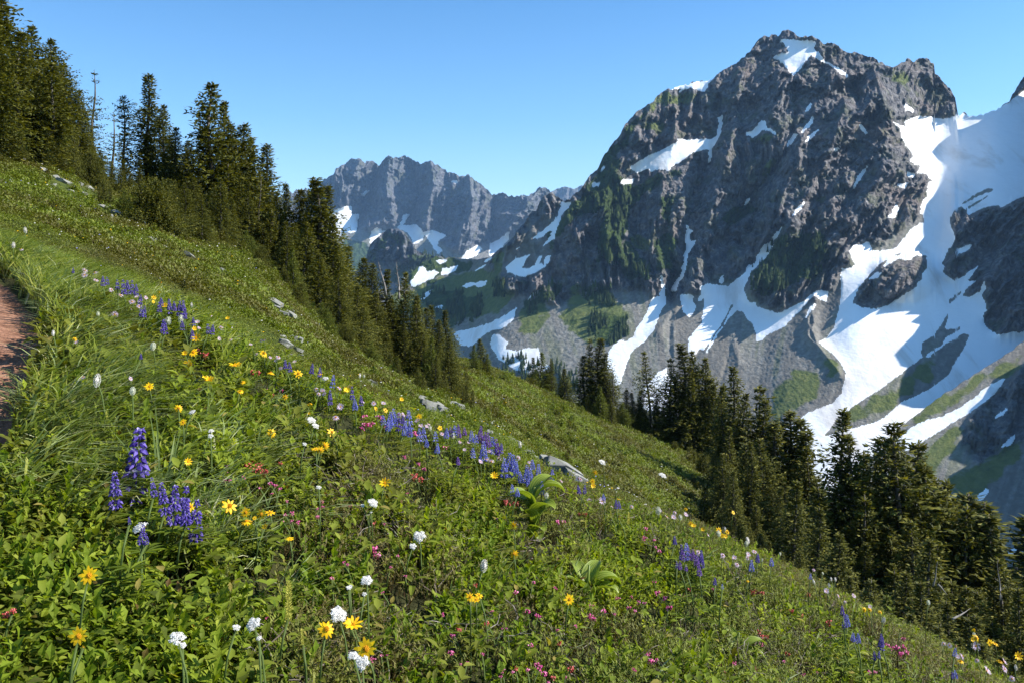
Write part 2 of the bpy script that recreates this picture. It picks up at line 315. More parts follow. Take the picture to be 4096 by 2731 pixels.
FAR_SNOW = [
 ('C', 'snow basin behind the leaning firs', [(120,620),(210,600),(240,570),(320,545),(345,545),(340,590),(397,600),(385,650),(375,720),(300,720),(270,750),(200,770),(120,700)]),
 ('C', 'small snow bowl left of the rocky butte', [(470,792),(478,710),(510,686),(577,715),(520,752),(480,797)]),
 ('C', 'branching snowfield right of the rocky butte', [(655,690),(680,650),(697,600),(740,595),(692,672),(780,668),(830,720),(900,705),(987,740),(930,780),(920,810),(957,840),(930,867),(900,830),(840,740),(800,790),(765,797),(720,722)]),
 ('C', 'snow fleck high on the left buttress', [(408,468),(440,440),(472,438),(430,477)]),
 ('C', 'small oval snow patch near the crest', [(1013,376),(1062,368),(1057,389)]),
 ('C', 'kite shaped snow patch under the crags', [(1078,892),(1120,850),(1190,806),(1222,830),(1190,870),(1110,907)]),
 ('C', 'shaded snow triangle in the deep notch', [(1268,880),(1280,790),(1340,770),(1402,712),(1402,760),(1350,830),(1290,882)]),
 ('C', 'thin snow streak just under the top', [(588,225),(605,228),(600,262),(590,255)]),
]
MEADOW = [tr('C', [(1265,915),(1350,845),(1405,850),(1392,920),(1352,1000),(1362,1080),(1300,1160),(1240,1180),(1290,1000)]),
          tr('C', [(1830,1090),(1905,1078),(1920,1200),(1950,1400),(1950,1480),(1880,1450),(1760,1340),(1750,1250)]),
          tr('C', [(740,1080),(900,1040),(1150,960),(1280,1000),(1300,1120),(1420,1080),(1480,1080),(1400,1220),(1280,1290),(1180,1300),(1040,1360),(900,1300),(600,1300),(600,1100)]),
          tr('C', [(1460,1280),(1520,1200),(1600,1180),(1700,1200),(1640,1320),(1560,1430),(1480,1400)]),
          tr('I', [(-60,340),(70,350),(100,420),(250,500),(400,460),(500,640),(480,760),(250,880),(150,900),(60,840),(0,780)]),
          tr('N', [(1080,650),(1150,660),(1225,670),(1220,760),(1150,850),(1060,900),(980,960),(930,900),(980,760)]),
          tr('N', [(1240,610),(1290,600),(1330,680),(1300,720),(1240,700)]),
          tr('H', [(1400,1010),(1200,1180),(1150,1290),(780,1450),(620,1568),(940,1580),(1180,1430),(1210,1350),(1500,1200),(1500,1010)]),
          tr('M', [(1040,850),(1100,770),(1120,800),(1070,900),(1050,940)]), tr('M', [(970,690),(1050,650),(1110,670),(1100,700),(1000,705)]),
          tr('M', [(1300,970),(1360,960),(1380,1000),(1320,1010)]), tr('M', [(980,1020),(1040,970),(1050,985),(1000,1030)]),
          tr('M', [(380,1150),(430,1170),(510,1180),(520,1230),(470,1250),(420,1210)]), tr('M', [(450,900),(480,880),(640,820),(660,850),(560,910),(480,930)]),
          tr('M', [(440,580),(560,600),(580,680),(480,640)]), tr('M', [(1700,340),(1800,400),(1760,440),(1690,400)]),
          tr('M', [(490,470),(600,460),(780,470),(700,520),(560,510),(500,560)]),
          tr('C', [(480,860),(600,700),(700,720),(720,820),(560,830)])]
FOREST = [tr('F', [(320,340),(560,300),(720,390),(850,330),(960,370),(820,450),(740,560),(750,760),(700,850),(820,900),(890,1040),(950,1220),(850,1260),(700,1150),(640,1050),(480,1060),(430,850),(450,700),(480,560),(300,620),(180,700),(60,840),(-40,1000),(-60,800),(80,640),(230,480)]),
          tr('F', [(850,380),(860,330),(1050,230),(1230,160),(1240,240),(1100,260),(1000,400)]),
          tr('F', [(1010,430),(1160,400),(1170,550),(1100,760),(1200,860),(1150,1150),(1010,1150),(980,900),(1080,760),(1020,560)]),
          tr('M', [(990,1400),(1000,1340),(1080,1220),(1180,1170),(1380,1165),(1388,1260),(1340,1350),(1300,1380),(1150,1420),(1100,1480),(1020,1460)]),
          tr('M', [(250,720),(330,700),(440,560),(480,520),(500,540),(360,720),(330,830),(380,900),(460,930),(300,960),(200,940),(230,880)]),
          tr('M', [(850,1100),(930,1020),(1010,1010),(1000,1080),(900,1140)]),
          tr('C', [(780,1130),(900,1100),(1020,1120),(1200,1140),(1230,1260),(1130,1330),(1030,1350),(900,1300)]),
          tr('C', [(1290,1060),(1380,1070),(1360,1160),(1280,1140)]),
          tr('C', [(1460,1280),(1560,1150),(1720,1060),(1790,1100),(1740,1160),(1640,1200),(1560,1210)]),
          tr('C', [(1900,1160),(1990,1080),(2090,1090),(2110,1210),(2060,1230),(1960,1200)]),
          tr('C', [(1930,1290),(2090,1250),(2200,1300),(2210,1400),(2060,1480),(1940,1400)]),
          tr('C', [(450,900),(560,860),(760,840),(900,860),(1000,900),(1180,900),(1180,950),(1000,1010),(800,1060),(640,1080)]),
          tr('C', [(1800,1290),(1850,1280),(1870,1330),(1810,1350)])]
BROWN_TALUS = [tr('C', [(2090,1040),(2130,1060),(2250,1180),(2350,1250),(2300,1200)])]
# ------------------------------------------------------------------ mountains
def unproj(px, py, Y):
    return np.stack([(px - CX) / F * Y, Y, (HY - py) / F * Y], -1)

RIBS = [  # (outline key, points, half width px, strength) : + stands towards the viewer, - is a gully
 ('M', [(1000,250),(930,480),(900,700),(830,950),(800,1180),(720,1350)], 9, .020),
 ('M', [(1400,300),(1480,480),(1380,760),(1260,1000),(1180,1130)], 9, .020),
 ('M', [(1600,330),(1690,600),(1640,880),(1500,1100),(1380,1250)], 8, .016),
 ('M', [(500,520),(420,700),(290,900),(250,1100),(330,1300)], 7, .016),
 ('M', [(1870,300),(1900,430),(1900,560)], 7, .014),
 ('M', [(700,440),(640,600),(560,740)], 6, .010),
 ('M', [(560,860),(560,1000),(500,1200),(540,1380)], 5, .012),
 ('M', [(1210,380),(1215,560),(1180,740),(1080,880),(960,1030),(870,1150),(760,1260)], 8, -.020),
 ('M', [(1580,820),(1500,940),(1270,1000),(1190,1080),(1100,1200),(1010,1320)], 6, -.016),
 ('M', [(830,480),(840,600),(790,800),(700,1000),(680,1130),(690,1200),(640,1330),(605,1440)], 8, -.024),
 ('M', [(400,960),(390,1100),(430,1200),(560,1400)], 5, -.013),
 ('M', [(1480,400),(1560,560),(1520,760),(1400,900)], 5, -.010),
 ('M', [(1120,560),(1040,760),(980,900)], 5, .010),
 ('M', [(60,1330),(150,1150),(250,1020)], 6, .012),
 ('C', [(1690,500),(1600,640),(1480,760),(1390,820)], 5, .012),
 ('N', [(1190,245),(1172,340),(1165,470),(1235,560),(1330,680)], 8, .013),
 ('N', [(740,310),(720,420),(770,620)], 4, .003), ('N', [(405,230),(390,420),(385,560),(420,620)], 2.5, -.0025),
 ('N', [(430,260),(410,420),(412,600)], 3, .003),
 ('N', [(320,450),(420,300)], 8, .008), ('N', [(730,480),(700,640),(660,760)], 2.5, -.0025),
 ('N', [(590,480),(500,640)], 5, -.004),
]
DOMES = [(905, 277, 26, 20, .030), (845, 250, 14, 10, .012), (765, 285, 24, 18, .018), (960, 240, 14, 40, .01),
         (640, 262, 7, 12, .012), (668, 270, 7, 10, .010)]

def sil(pts, x):
    p = np.array(sorted(pts)); return np.interp(x, p[:, 0], p[:, 1])

def massif(name, label, px, top, bot, nrow, slope_fn, Y0_fn, rock_fn, relief_amp, snow_list, meadow, forest, mat, extra=None, seed=3,
           jag=1.6, aniso=True, ts=1.0, snow_mask_fn=None):
    """a mountainside as real terrain: walking up every column the ground recedes by the local slope, then ribs and crags are added"""
    nc = len(px); T = top + jag * (ridged(px / 9.0, px * 0, seed + 50, 4, .6) - .5) * 3.4 * ts
    w = np.linspace(0, 1, nrow)[:, None]
    PY = T[None, :] * (1 - w) + bot[None, :] * w
    PX = np.repeat(px[None, :], nrow, 0)
    gy = np.arange(-30.0, float(bot.max()) + 4, 2.0)
    GX = np.repeat(px[None, :], len(gy), 0); GY = np.repeat(gy[:, None], nc, 1)
    s = slope_fn(GX, GY); st = 1.0 / (px[1] - px[0])
    s = blur(blur(s, 7 * st, 1), 4, 0)
    t = (HY - GY) / F
    dt = -(t[1:] - t[:-1])
    inc = dt / np.maximum(s[1:] - t[1:], .12)
    G = np.zeros_like(GY); G[:-1] = np.cumsum(inc[::-1], 0)[::-1]
    G += np.log(Y0_fn(px))[None, :] - G[np.searchsorted(gy, bot.max()) - 1][None, :]
    G = blur(G, 9 * st, 1)
    lnY = np.empty_like(PY)
    for c_ in range(nc): lnY[:, c_] = np.interp(PY[:, c_], gy, G[:, c_])
    base0 = lnY.copy()
    # masks
    jx = (vnoise(PX / 2.2, PY / 2.2, seed + 70) - .5) * 2.4; jy = (vnoise(PX / 2.2, PY / 2.2, seed + 71) - .5) * 2.4
    sid = np.zeros(PX.shape, np.int16)
    for k, poly in enumerate(snow_list):
        sid[inpoly(PX + jx * .55, PY + jy * .55, poly)] = k + 1
    if snow_mask_fn: sid = snow_mask_fn(PX + jx * .5, PY + jy * .5, sid)
    snow = (sid > 0).astype(float)
    soft = blur(blur(snow, 1.6, 0), 1.6, 1)
    rock = np.clip(rock_fn(PX, PY), 0, 1); rock = blur(blur(rock, 2.5, 0), 2.5, 1)
    md = np.zeros(PX.shape); fo = np.zeros(PX.shape)
    kx = (fbm(PX / 9, PY / 9, seed + 80, 4) - .5) * 17; ky = (fbm(PX / 9, PY / 9, seed + 81, 4) - .5) * 17
    for p_ in meadow: md[inpoly(PX + kx, PY + ky, p_)] = 1
    for p_ in forest: fo[inpoly(PX + kx, PY + ky, p_)] = 1
    md = blur(blur(md, 2.6, 0), 2.6, 1); fo = blur(blur(fo, 1.8, 0), 1.8, 1)
    run = np.clip(.5 + 1.6 * (fbm((PX + .35 * (PY - 400) * np.clip((PX - 700) / 150, -1, 1)) / 5.5, PY / 90, seed + 90, 4, .6) - .5) + 1.2 * (fbm(PX / 40, PY / 50, seed + 91, 2) - .5), 0, 1)
    # relief
    wx = (fbm(PX / 60, PY / 60, seed + 5, 3) - .5) * 26; wy = (fbm(PX / 60, PY / 60, seed + 6, 3) - .5) * 26
    X = PX + wx; Yq = PY + wy
    lean = np.clip((PX - 640) / 260, -.25, 1) * .75 if aniso else np.full(PX.shape, .15)
    u = X + lean * (Yq - 200) ; v = Yq
    k = 1 / ts
    r = .018 * (ridged(u / 34 * k, v / 80 * k, seed, 2) - .5) + .011 * (ridged(u / 15 * k, v / 30 * k, seed + 1, 2) - .5)
    r += .0140 * (ridged(u / 10 * k + .6 * vnoise(X / 14, Yq / 14, 9), v / 95 * k, seed + 40, 2) - .5) + .0060 * (ridged(u / 4.6 * k, v / 40 * k, seed + 41, 2) - .5)
    r += .0085 * (ridged(X / 8 * k, Yq / 10 * k, seed + 2, 3, .6) - .5) + .0035 * (ridged(X / 3.6 * k, Yq / 4.2 * k, seed + 3, 2) - .5)
    r = r * 1.15
    wk = worley(u / 13 * k, v / 19 * k, seed + 30); w2 = worley((X + lean * Yq * .6) / 6.0 * k, Yq / 8.0 * k, seed + 31); w3 = worley(X / 3.0 * k, Yq / 3.6 * k, seed + 32)
    r += .0150 * (.55 - wk) + .0085 * (.55 - w2) + .0040 * (.55 - w3)
    big = worley(u / 46 * k + .5 * vnoise(X / 20, Yq / 20, 3), v / 62 * k, seed + 34)
    r = -(r * (.15 + 1.7 * fbm(PX / 38, PY / 38, seed + 33, 3)) + .030 * (.55 - big)) * relief_amp
    if extra: r = r + extra(PX, PY)
    quiet = 1 - .93 * soft
    tal = .0006 * (fbm((PX + .6 * PY) / 3, (PY) / 9, seed + 11, 4) - .5) * 2 + .0035 * (fbm((PX + .5 * PY) / 16, PY / 60, seed + 12, 3) - .5) + .0012 * (vnoise(PX / 1.7, PY / 1.7, seed + 13) - .5)
    lnY = lnY + r * rock * quiet + (1 - rock) * (-tal) * (1 - .7 * soft) * relief_amp - .0022 * fo * (vnoise(PX / 1.8, PY / 2.4, seed + 14) - .3) * quiet
    for kk, pts, hw, a in (RIBS if aniso else []):
        d = seg_dist(PX, PY, tr(kk, pts)) + 9 * (fbm(PX / 14, PY / 14, seed + 21, 3) - .5) * min(1, hw / 6)
        lnY -= a * 1.15 * np.exp(-np.abs(d) / hw) * (1 - .5 * soft)
    for (cx, cy, rx, ry, a) in (DOMES if aniso else []):
        q = ((PX - cx) / rx) ** 2 + ((PY - cy) / ry) ** 2
        lnY -= a * np.clip(1 - q * .6, 0, 1) ** .7
    wide = np.clip(blur(blur(soft, 2.0, 0), 2.0, 1) * 1.5, 0, 1); smooth_ = base0 + blur(blur(lnY - base0, 5, 0), 5, 1); lnY = lnY * (1 - .85 * wide) + smooth_ * .85 * wide
    lnY -= .0008 * soft
    Y = np.exp(lnY)
    P = unproj(PX, PY, Y)
    # far side of the crest
    b = P[:1].copy(); back = []
    for dy, dz in ((25, -12), (90, -70), (260, -260), (600, -600)):
        q = b.copy(); q[..., 1] += dy * Y[:1] / 1300; q[..., 0] += (PX[:1] - CX) / F * dy * Y[:1] / 1300; q[..., 2] += dz * Y[:1] / 1300; back.insert(0, q)
    Pall = np.concatenate(back + [P], 0); nb = len(back)
    pad = lambda a_, v_=None: np.concatenate([np.repeat(a_[:1], nb, 0) if v_ is None else np.full((nb, nc), v_), a_], 0)
    talus = pad(1 - rock); run = pad(run); md = pad(md); fo = pad(fo)
    faces = grid_faces(nrow + nb, nc)
    sidf = pad(sid, 0).astype(int)
    R, Cc = np.divmod(np.arange(len(faces)), nc - 1)
    corner = np.stack([sidf[R, Cc], sidf[R + 1, Cc], sidf[R + 1, Cc + 1], sidf[R, Cc + 1]], -1)
    fid = np.where((corner > 0).sum(-1) >= 2, corner.max(-1), 0)
    V = Pall.reshape(-1, 3)
    def sub(mask, nm, mt, label, kind, parent=None):
        fc = faces[mask]
        if len(fc) < 2: return
        idx, inv = np.unique(fc, return_inverse=True); inv = inv.reshape(-1)
        o0 = V[idx].mean(0) if parent is None else np.zeros(3)
        o0 = np.zeros(3)
        me = make_mesh(nm, V[idx] - o0, inv, np.full(len(fc), 4), mt, True,
                       dict(talus=talus.ravel()[idx], run=run.ravel()[idx], meadow=md.ravel()[idx], forest=fo.ravel()[idx]))
        link(nm, me, kind=kind, label=label)
    sub(fid == 0, name, mat, label, 'structure')
    return dict(px=px, PX=PX, PY=PY, Y=Y, T=T, faces=faces, fid=fid, sub=sub)

def depth_at(L, px, py):
    """distance of layer L under picture point (px, py)"""
    c = int(np.clip(np.searchsorted(L['px'], px), 0, len(L['px']) - 1))
    col = L['PY'][:, c]; return float(np.interp(py, col, blur(L['Y'], 3, 0)[:, c] if False else L['Y'][:, c]))

# --- the big peak, its glacier and screes
px1 = np.arange(380.0, 1262.0, 1.0)
top1 = sil(tr('C', [(100,1400),(400,1250),(600,1150),(700,1080),(740,1000),(800,948),(880,900),(920,882),(1000,890),(1080,900),(1200,902),(1270,888),(1310,850),(1380,800),(1440,760),(1450,720),(1480,680),(1540,610),(1590,570),(1600,530),(1640,470),(1690,440),(1720,480),(1770,515),(1790,490),(1830,470)]) +
   tr('M', [(100,990),(150,940),(180,890),(240,830),(270,770),(330,690),(380,600),(420,565),(490,520),(540,470),(590,445),(700,415),(800,390),(850,355),(930,310),(960,280),(1000,240),(1040,190),(1090,178),(1130,180),(1150,160),(1185,153),(1230,180),(1260,182),(1300,172),(1320,195),(1355,218),(1390,212),(1430,225),(1440,240),(1475,262),(1540,258),(1580,285),(1640,305),(1665,318),(1700,335),(1730,330),(1770,292),(1810,305),(1850,290),(1880,295),(1905,320),(1910,370),(1950,400),(1985,440),(2010,490),(2022,560),(2030,575),(2055,563),(2085,578),(2140,570),(2200,548),(2280,510),(2292,480),(2320,430),(2352,385),(2420,280),(2560,120),(2700,60),(2900,90),(3400,300),(3700,420)]), px1)
bot1 = np.full(len(px1), 525.0)
BASE1 = sorted([(380,300),(440,285),(484,262),(500,290),(540,300),(560,305),(586,287),(600,290),(640,290),(650,296),(675,303),(690,290),(702,293),(725,283),(745,285),(765,305),(780,312),(800,306),(815,300),(830,291),(838,275),(843,268),(856,262),(870,250),(896,234),(915,221),(922,210),(930,190),(1300,190)])
def base1(x): return sil(BASE1, x)
GL = np.array(GLACIER)
ROCK_R = tr('G', [(4700,900),(2351,905),(2290,930),(2140,1010),(2100,985),(1970,1010),(1830,1080),(1760,1000),(1720,1010),(1680,1050),(1650,1120),(1660,1180),(1700,1290),(1690,1330),(1640,1400),(1600,1480)]) + \
 tr('H', [(1570,130),(1600,150),(1585,200),(1640,250),(1700,290),(1780,250),(1850,220),(1820,290),(1800,400),(1830,440),(1940,390),(1992,370),(1950,420),(1980,480),(2000,560),(1960,620),(1970,680),(2020,750),(2110,795),(2270,765),(2300,780),(2351,755),(4700,300)])
ROCK_TOP = [(925, 190), (925, 60), (1040, 40), (960, 116)]
def rock1(PX, PY):
    r = (PY < base1(PX) + 3 * (fbm(PX / 6, PY / 6, 5, 2) - .5)).astype(float)
    g = inpoly(PX, PY, GLACIER); r[g] = 0
    r[inpoly(PX, PY, ROCK_R)] = 1
    r[inpoly(PX, PY, ISLANDS[1])] = 1; r[inpoly(PX, PY, ISLANDS[2])] = .6
    r[(PX < 486)] *= .35
    r[inpoly(PX, PY, tr('C', [(1540,600),(1500,740),(1400,820),(1330,860),(1290,1000),(1380,1000),(1500,1020),(1660,950),(1720,800),(1760,620)]))] = .35
    return r
def slope1(PX, PY):
    s = np.full(PX.shape, .66)
    up = PY < base1(PX)
    s[up] = 1.22
    s[up & (PX > 960)] = 1.0
    s[inpoly(PX, PY, GLACIER)] = .80
    s[inpoly(PX, PY, ROCK_R)] = 1.05
    s[(PX > 955) & (PY < 190)] = .80
    left = np.clip((500 - PX) / 40, 0, 1); s = s * (1 - left) + .5 * left
    return s
def Y01(px): return np.interp(px, [380, 600, 800, 1024, 1262], [1060, 950, 880, 820, 700])
def extra1(PX, PY):
    ser = blur(inpoly(PX, PY, tr('G', [(1590,800),(1800,700),(2040,640),(2060,700),(1930,780),(1880,860),(1780,950),(1720,1000),(1640,1090),(1590,1040),(1570,900)])).astype(float), 1.5, 0)
    return -.006 * ser * (ridged(PX / 5, PY / 7, 91, 3) - .5)
def snowmask1(PX, PY, sid):
    g = inpoly(PX, PY, GLACIER)
    for i_ in ISLANDS: g &= ~inpoly(PX, PY, i_)
    g &= ~((PX > 1003) & (PY < 97) & (PY < 97 - (PX - 1003) * 1.0 + 0 * PX) & (PX < 1030))
    sid = sid.copy(); sid[g & (sid == 0)] = 1000
    return sid
snow1 = [tr(k, p) for k, _, p in SNOW]
L1 = massif('mountain', 'jagged dark rock peak with scree fans rising across the valley', px1, top1, bot1, 520, slope1, Y01, rock1, 1.0, snow1, MEADOW, FOREST, MAT_MTN, extra1, 3, 1.5, True, 1.0, snowmask1)
for k_, (_, lab, _p) in enumerate(SNOW):
    L1['sub'](L1['fid'] == k_ + 1, 'snowfield', MAT_SNOW, lab, 'structure')
L1['sub'](L1['fid'] == 1000, 'glacier', MAT_SNOW, 'crevassed white glacier pouring down right of the rock peak', 'structure')

# --- near moraine at the right, in front of the glacier tongue
px3 = np.arange(770.0, 1262.0, 1.25)
top3 = sil([(770,560),(800,530),(840,490),(870,457),(881,454),(899,427),(917,414),(929,404),(944,393.6),(965,380),(987,366),(1012,350),(1024,340),(1100,290),(1262,180)], px3)
MOR_SNOW = [('N', 'dirty snow strip slanting across the moraine slope', [(1660,1085),(1640,1060),(1690,1010),(1760,960),(1830,935),(1900,920),(1940,895),(2000,870),(2080,810),(2170,740),(2242,708),(2200,780),(2130,840),(2060,890),(1960,950),(1850,1020),(1750,1080),(1700,1112)]),
  ('N', 'thin snow lens in the shaded moraine gully', [(2267,868),(2240,880),(2185,927),(2232,912)]),
  ('N', 'small shaded snow patch on the dark slope', [(2295,1022),(2250,1060),(2228,1092),(2282,1070),(2302,1040)]),
  ('N', 'narrow shaded snow patch beside the fir tops', [(2148,1316),(2100,1350),(2073,1398),(2122,1380),(2152,1340)]),
  ('S', 'snow remnant at the bottom of the shaded gully', [(2235,695),(2270,665),(2320,655),(2325,685),(2270,702)])]
def rock3(PX, PY):
    r = np.zeros(PX.shape); r[inpoly(PX, PY, tr('N', [(2351,640),(2260,720),(2080,870),(2030,960),(2000,1080),(2100,1200),(2351,1050),(3400,1000),(3400,0)]))] = .9; return r
L3 = massif('moraine', 'grey moraine slope with thin grass in front of the glacier', px3, top3, np.full(len(px3), 745.0), 330,
   lambda X, Yy: np.full(X.shape, .62), lambda px: np.interp(px, [770, 1024, 1262], [600, 540, 480]), rock3, .8,
   [tr(k, p) for k, _, p in MOR_SNOW], [tr('N', [(1800,860),(2351,560),(2351,640),(2100,760),(1900,900),(1760,950),(1650,960)]), tr('N', [(1750,1140),(2000,960),(2030,1000),(1900,1180),(1800,1300)]), tr('N', [(1900,1300),(2351,1000),(2351,1100),(2000,1500)])], [], MAT_MTN, None, 31, .8, False)
for k_, (_, lab, _p) in enumerate(MOR_SNOW):
    L3['sub'](L3['fid'] == k_ + 1, 'snowfield', MAT_SNOW, lab, 'structure')

# --- the ridge right of the frame whose crest throws the shadow on glacier and moraine
def caster(name, label, L, pts, k_=.63, ext=()):
    Ps = []
    for a, b in zip(pts[:-1], pts[1:]):
        for q in np.linspace(0, 1, 6, endpoint=False):
            Ps.append((a[0] + (b[0] - a[0]) * q, a[1] + (b[1] - a[1]) * q))
    crest = []
    for (x, y) in Ps:
        Y = depth_at(L, x, y); P = np.array([(x - CX) / F * Y, Y, (HY - y) / F * Y])
        t = (k_ * P[1] - P[0]) / (S[0] - k_ * S[1]); crest.append(P + t * S)
    crest = np.array(crest)
    crest = np.concatenate([crest, crest[-1:] + np.array(ext or [(0, -60, -200)])])
    n = len(crest); rows = []
    for k, (dx, dz) in enumerate(((0, -700), (0, -260), (0, -60), (0, 0), (25, -5), (90, 25), (220, 10), (420, -250), (700, -700))):
        r = crest.copy(); r[:, 0] += dx; r[:, 2] += dz; r[:, 2] = np.maximum(r[:, 2], -620 - k)
        if dx > 30: r[:, 2] = blur(r[:, 2], 4, 0); r[:, 1] = blur(r[:, 1], 3, 0)
        if k in (1, 2): r[:, 2] += (ridged(crest[:, 1] / 40, r[:, 2] / 60, 5, 3) - .5) * 16
        rows.append(r)
    V = np.array(rows)
    me = make_mesh(name, V.reshape(-1, 3), grid_faces(len(rows), n), np.full((len(rows) - 1) * (n - 1), 4), MAT_MTN, True,
                   dict(talus=np.zeros(V.size // 3), run=np.zeros(V.size // 3), meadow=np.zeros(V.size // 3), forest=np.zeros(V.size // 3)))
    link(name, me, kind='structure', label=label)
SH1 = [(962,112)] + tr('G', [(1880,150),(1770,190),(1960,178),(1900,230),(1640,340),(1540,420),(1478,490),(1540,560),(1630,620),(1600,700),(1580,770),(1500,900),(1430,980),(1400,1080),(1400,1250),(1440,1400),(1430,1500)]) + \
      tr('H', [(1400,60),(1380,130),(1320,250),(1260,400),(1280,470),(1150,580),(1330,545),(1220,610),(1410,580),(1280,680),(1370,700),(1310,790),(1220,880),(1130,980),(1190,1085),(1250,1100),(1200,1200),(1170,1340),(1180,1440),(1300,1480),(1440,1450)])
caster('ridge', 'shaded rock ridge standing right of the glacier', L1, SH1)
SH3 = tr('N', [(2500,540),(2351,620),(2180,715),(2120,820),(2050,880),(2030,965),(2090,965),(1990,1060),(1930,1150),(2040,1190),(1930,1250),(1940,1380),(1990,1440),(1960,1600),(1800,1900)])
caster('ridge', 'low shaded ridge right of the moraine', L3, SH3, .63)

# --- mountains beyond the saddle
px2 = np.arange(180.0, 640.0, .8)
top2 = sil(tr('C', [(-800,620),(-400,560),(-200,480),(0,430),(40,412),(70,437),(140,400),(160,360),(230,330),(240,290),(300,260),(330,235),(370,220),(420,240),(490,245),(530,275),(550,245),(590,222),(640,210),(720,225),(760,250),(820,255),(870,233),(930,280),(965,310),(1030,310),(1080,350),(1130,348),(1190,370),(1240,430),(1310,475),(1355,448),(1400,470),(1440,492),(1480,463),(1520,482),(1560,450),(1610,413),(1660,435),(1700,480),(1760,500),(2000,600),(2300,700)]), px2)
BASE2 = tr('C', [(0,700),(150,700),(300,720),(440,700),(520,690),(700,680),(830,740),(940,790),(1040,850),(1120,860),(1280,790),(1400,740),(1700,760)])
def rock2(PX, PY): return (PY < sil(BASE2, PX) + 4 * (fbm(PX / 7, PY / 7, 5, 2) - .5)).astype(float) * .88 + .12
def extra2(PX, PY):
    e = 0 * PX
    for pts, hw, a in (([(400,245),(330,380),(300,520)], 7, .012), ([(610,215),(580,400),(600,600),(470,690)], 9, .016), ([(870,240),(900,400),(870,500),(850,700)], 8, .014),
                       ([(1140,350),(1160,520),(1120,700),(1020,850)], 8, .014), ([(1620,415),(1500,560),(1400,700)], 7, .012), ([(530,280),(450,500),(390,640)], 7, -.018),
                       ([(760,260),(800,480),(720,640)], 6, -.012), ([(1010,320),(1000,520),(960,700)], 6, -.010), ([(1300,480),(1300,640),(1280,800)], 6, -.014)):
        e -= 2.6 * a * np.exp(-(seg_dist(PX, PY, tr('C', pts)) + 5 * (fbm(PX / 8, PY / 8, 44, 3) - .5)) / hw)
    return e
L2 = massif('mountain', 'broad craggy blue grey mountain wall beyond the saddle', px2, top2, np.full(len(px2), 330.0), 240,
   lambda X, Yy: np.where(Yy < sil(BASE2, X), 1.15, .6), lambda px: np.full(len(px), 4300.0), rock2, 1.0, [tr(k, p) for k, _, p in FAR_SNOW],
   [], [tr('C', [(300,720),(460,800),(460,1000),(250,1000),(250,800)])], MAT_MTN_FAR, extra2, 61, 2.2, False, .85)
for k_, (_, lab, _p) in enumerate(FAR_SNOW):
    L2['sub'](L2['fid'] == k_ + 1, 'snowfield', MAT_SNOW, lab, 'structure')
px4 = np.arange(330.0, 500.0, .9)
top4 = sil(tr('C', [(200,1100),(400,960),(440,900),(450,860),(470,800),(500,765),(540,730),(600,697),(660,693),(700,718),(740,770),(770,830),(800,845),(880,870),(930,888),(1000,893),(1100,912),(1300,960)]), px4)
L4 = massif('rocky_butte', 'dark rocky butte standing before the far mountain wall', px4, top4, np.full(len(px4), 330.0), 120,
   lambda X, Yy: np.full(X.shape, 1.2), lambda px: np.full(len(px), 2500.0), lambda X, Yy: ((Yy < 262)).astype(float) * .7 + .3, 1.0, [],
   [tr('C', [(560,740),(600,700),(690,710),(730,760),(700,820)])], [tr('C', [(760,820),(900,870),(1180,900),(1180,1000),(900,1010),(760,1000),(640,1080),(600,1000),(700,900)]), tr('C', [(430,900),(560,720),(640,700),(560,860),(500,980)])], MAT_MTN_FAR, lambda X, Yy: -.02 * np.exp(-seg_dist(X, Yy, tr('C', [(690,720),(720,820),(740,920)])) / 6), 77, 1.2, False, .8)
px5 = np.arange(520.0, 610.0, .8)
top5 = sil(tr('C', [(1480,520),(1500,458),(1530,475),(1570,500),(1690,445),(1740,428),(1780,410),(1830,425),(1890,406),(1950,440),(2060,520)]), px5)
L5 = massif('mountain', 'tiny pale crest far off over the lowest gap', px5, top5, np.full(len(px5), 225.0), 50,
   lambda X, Yy: np.full(X.shape, 1.0), lambda px: np.full(len(px), 8500.0), lambda X, Yy: np.ones(X.shape), .9, [], [], [], MAT_MTN_FAR, None, 83, 1.2, False, .6)
# valley floor under everything, to the horizon
def valley():
    n = 60
    ang = np.linspace(0, 2 * math.pi, n, endpoint=False)
    V = [(0, 800, -560)]
    for r in (600, 2000, 6000, 16000):
        for a in ang: V.append((r * math.cos(a), 800 + r * math.sin(a), -560 - (0 if r < 3000 else 40)))
    L = []; sz = []
    for i in range(n): L += [0, 1 + i, 1 + (i + 1) % n]; sz.append(3)
    for k in range(3):
        for i in range(n):
            a = 1 + k * n + i; b = 1 + k * n + (i + 1) % n; L += [a, a + n, b + n, b]; sz.append(4)
    me = make_mesh('valley_floor', V, L, sz, MAT_MTN, True, dict(talus=np.zeros(len(V)), run=np.zeros(len(V)), meadow=np.ones(len(V)), forest=np.ones(len(V))))
    link('valley_floor', me, kind='structure')
valley()

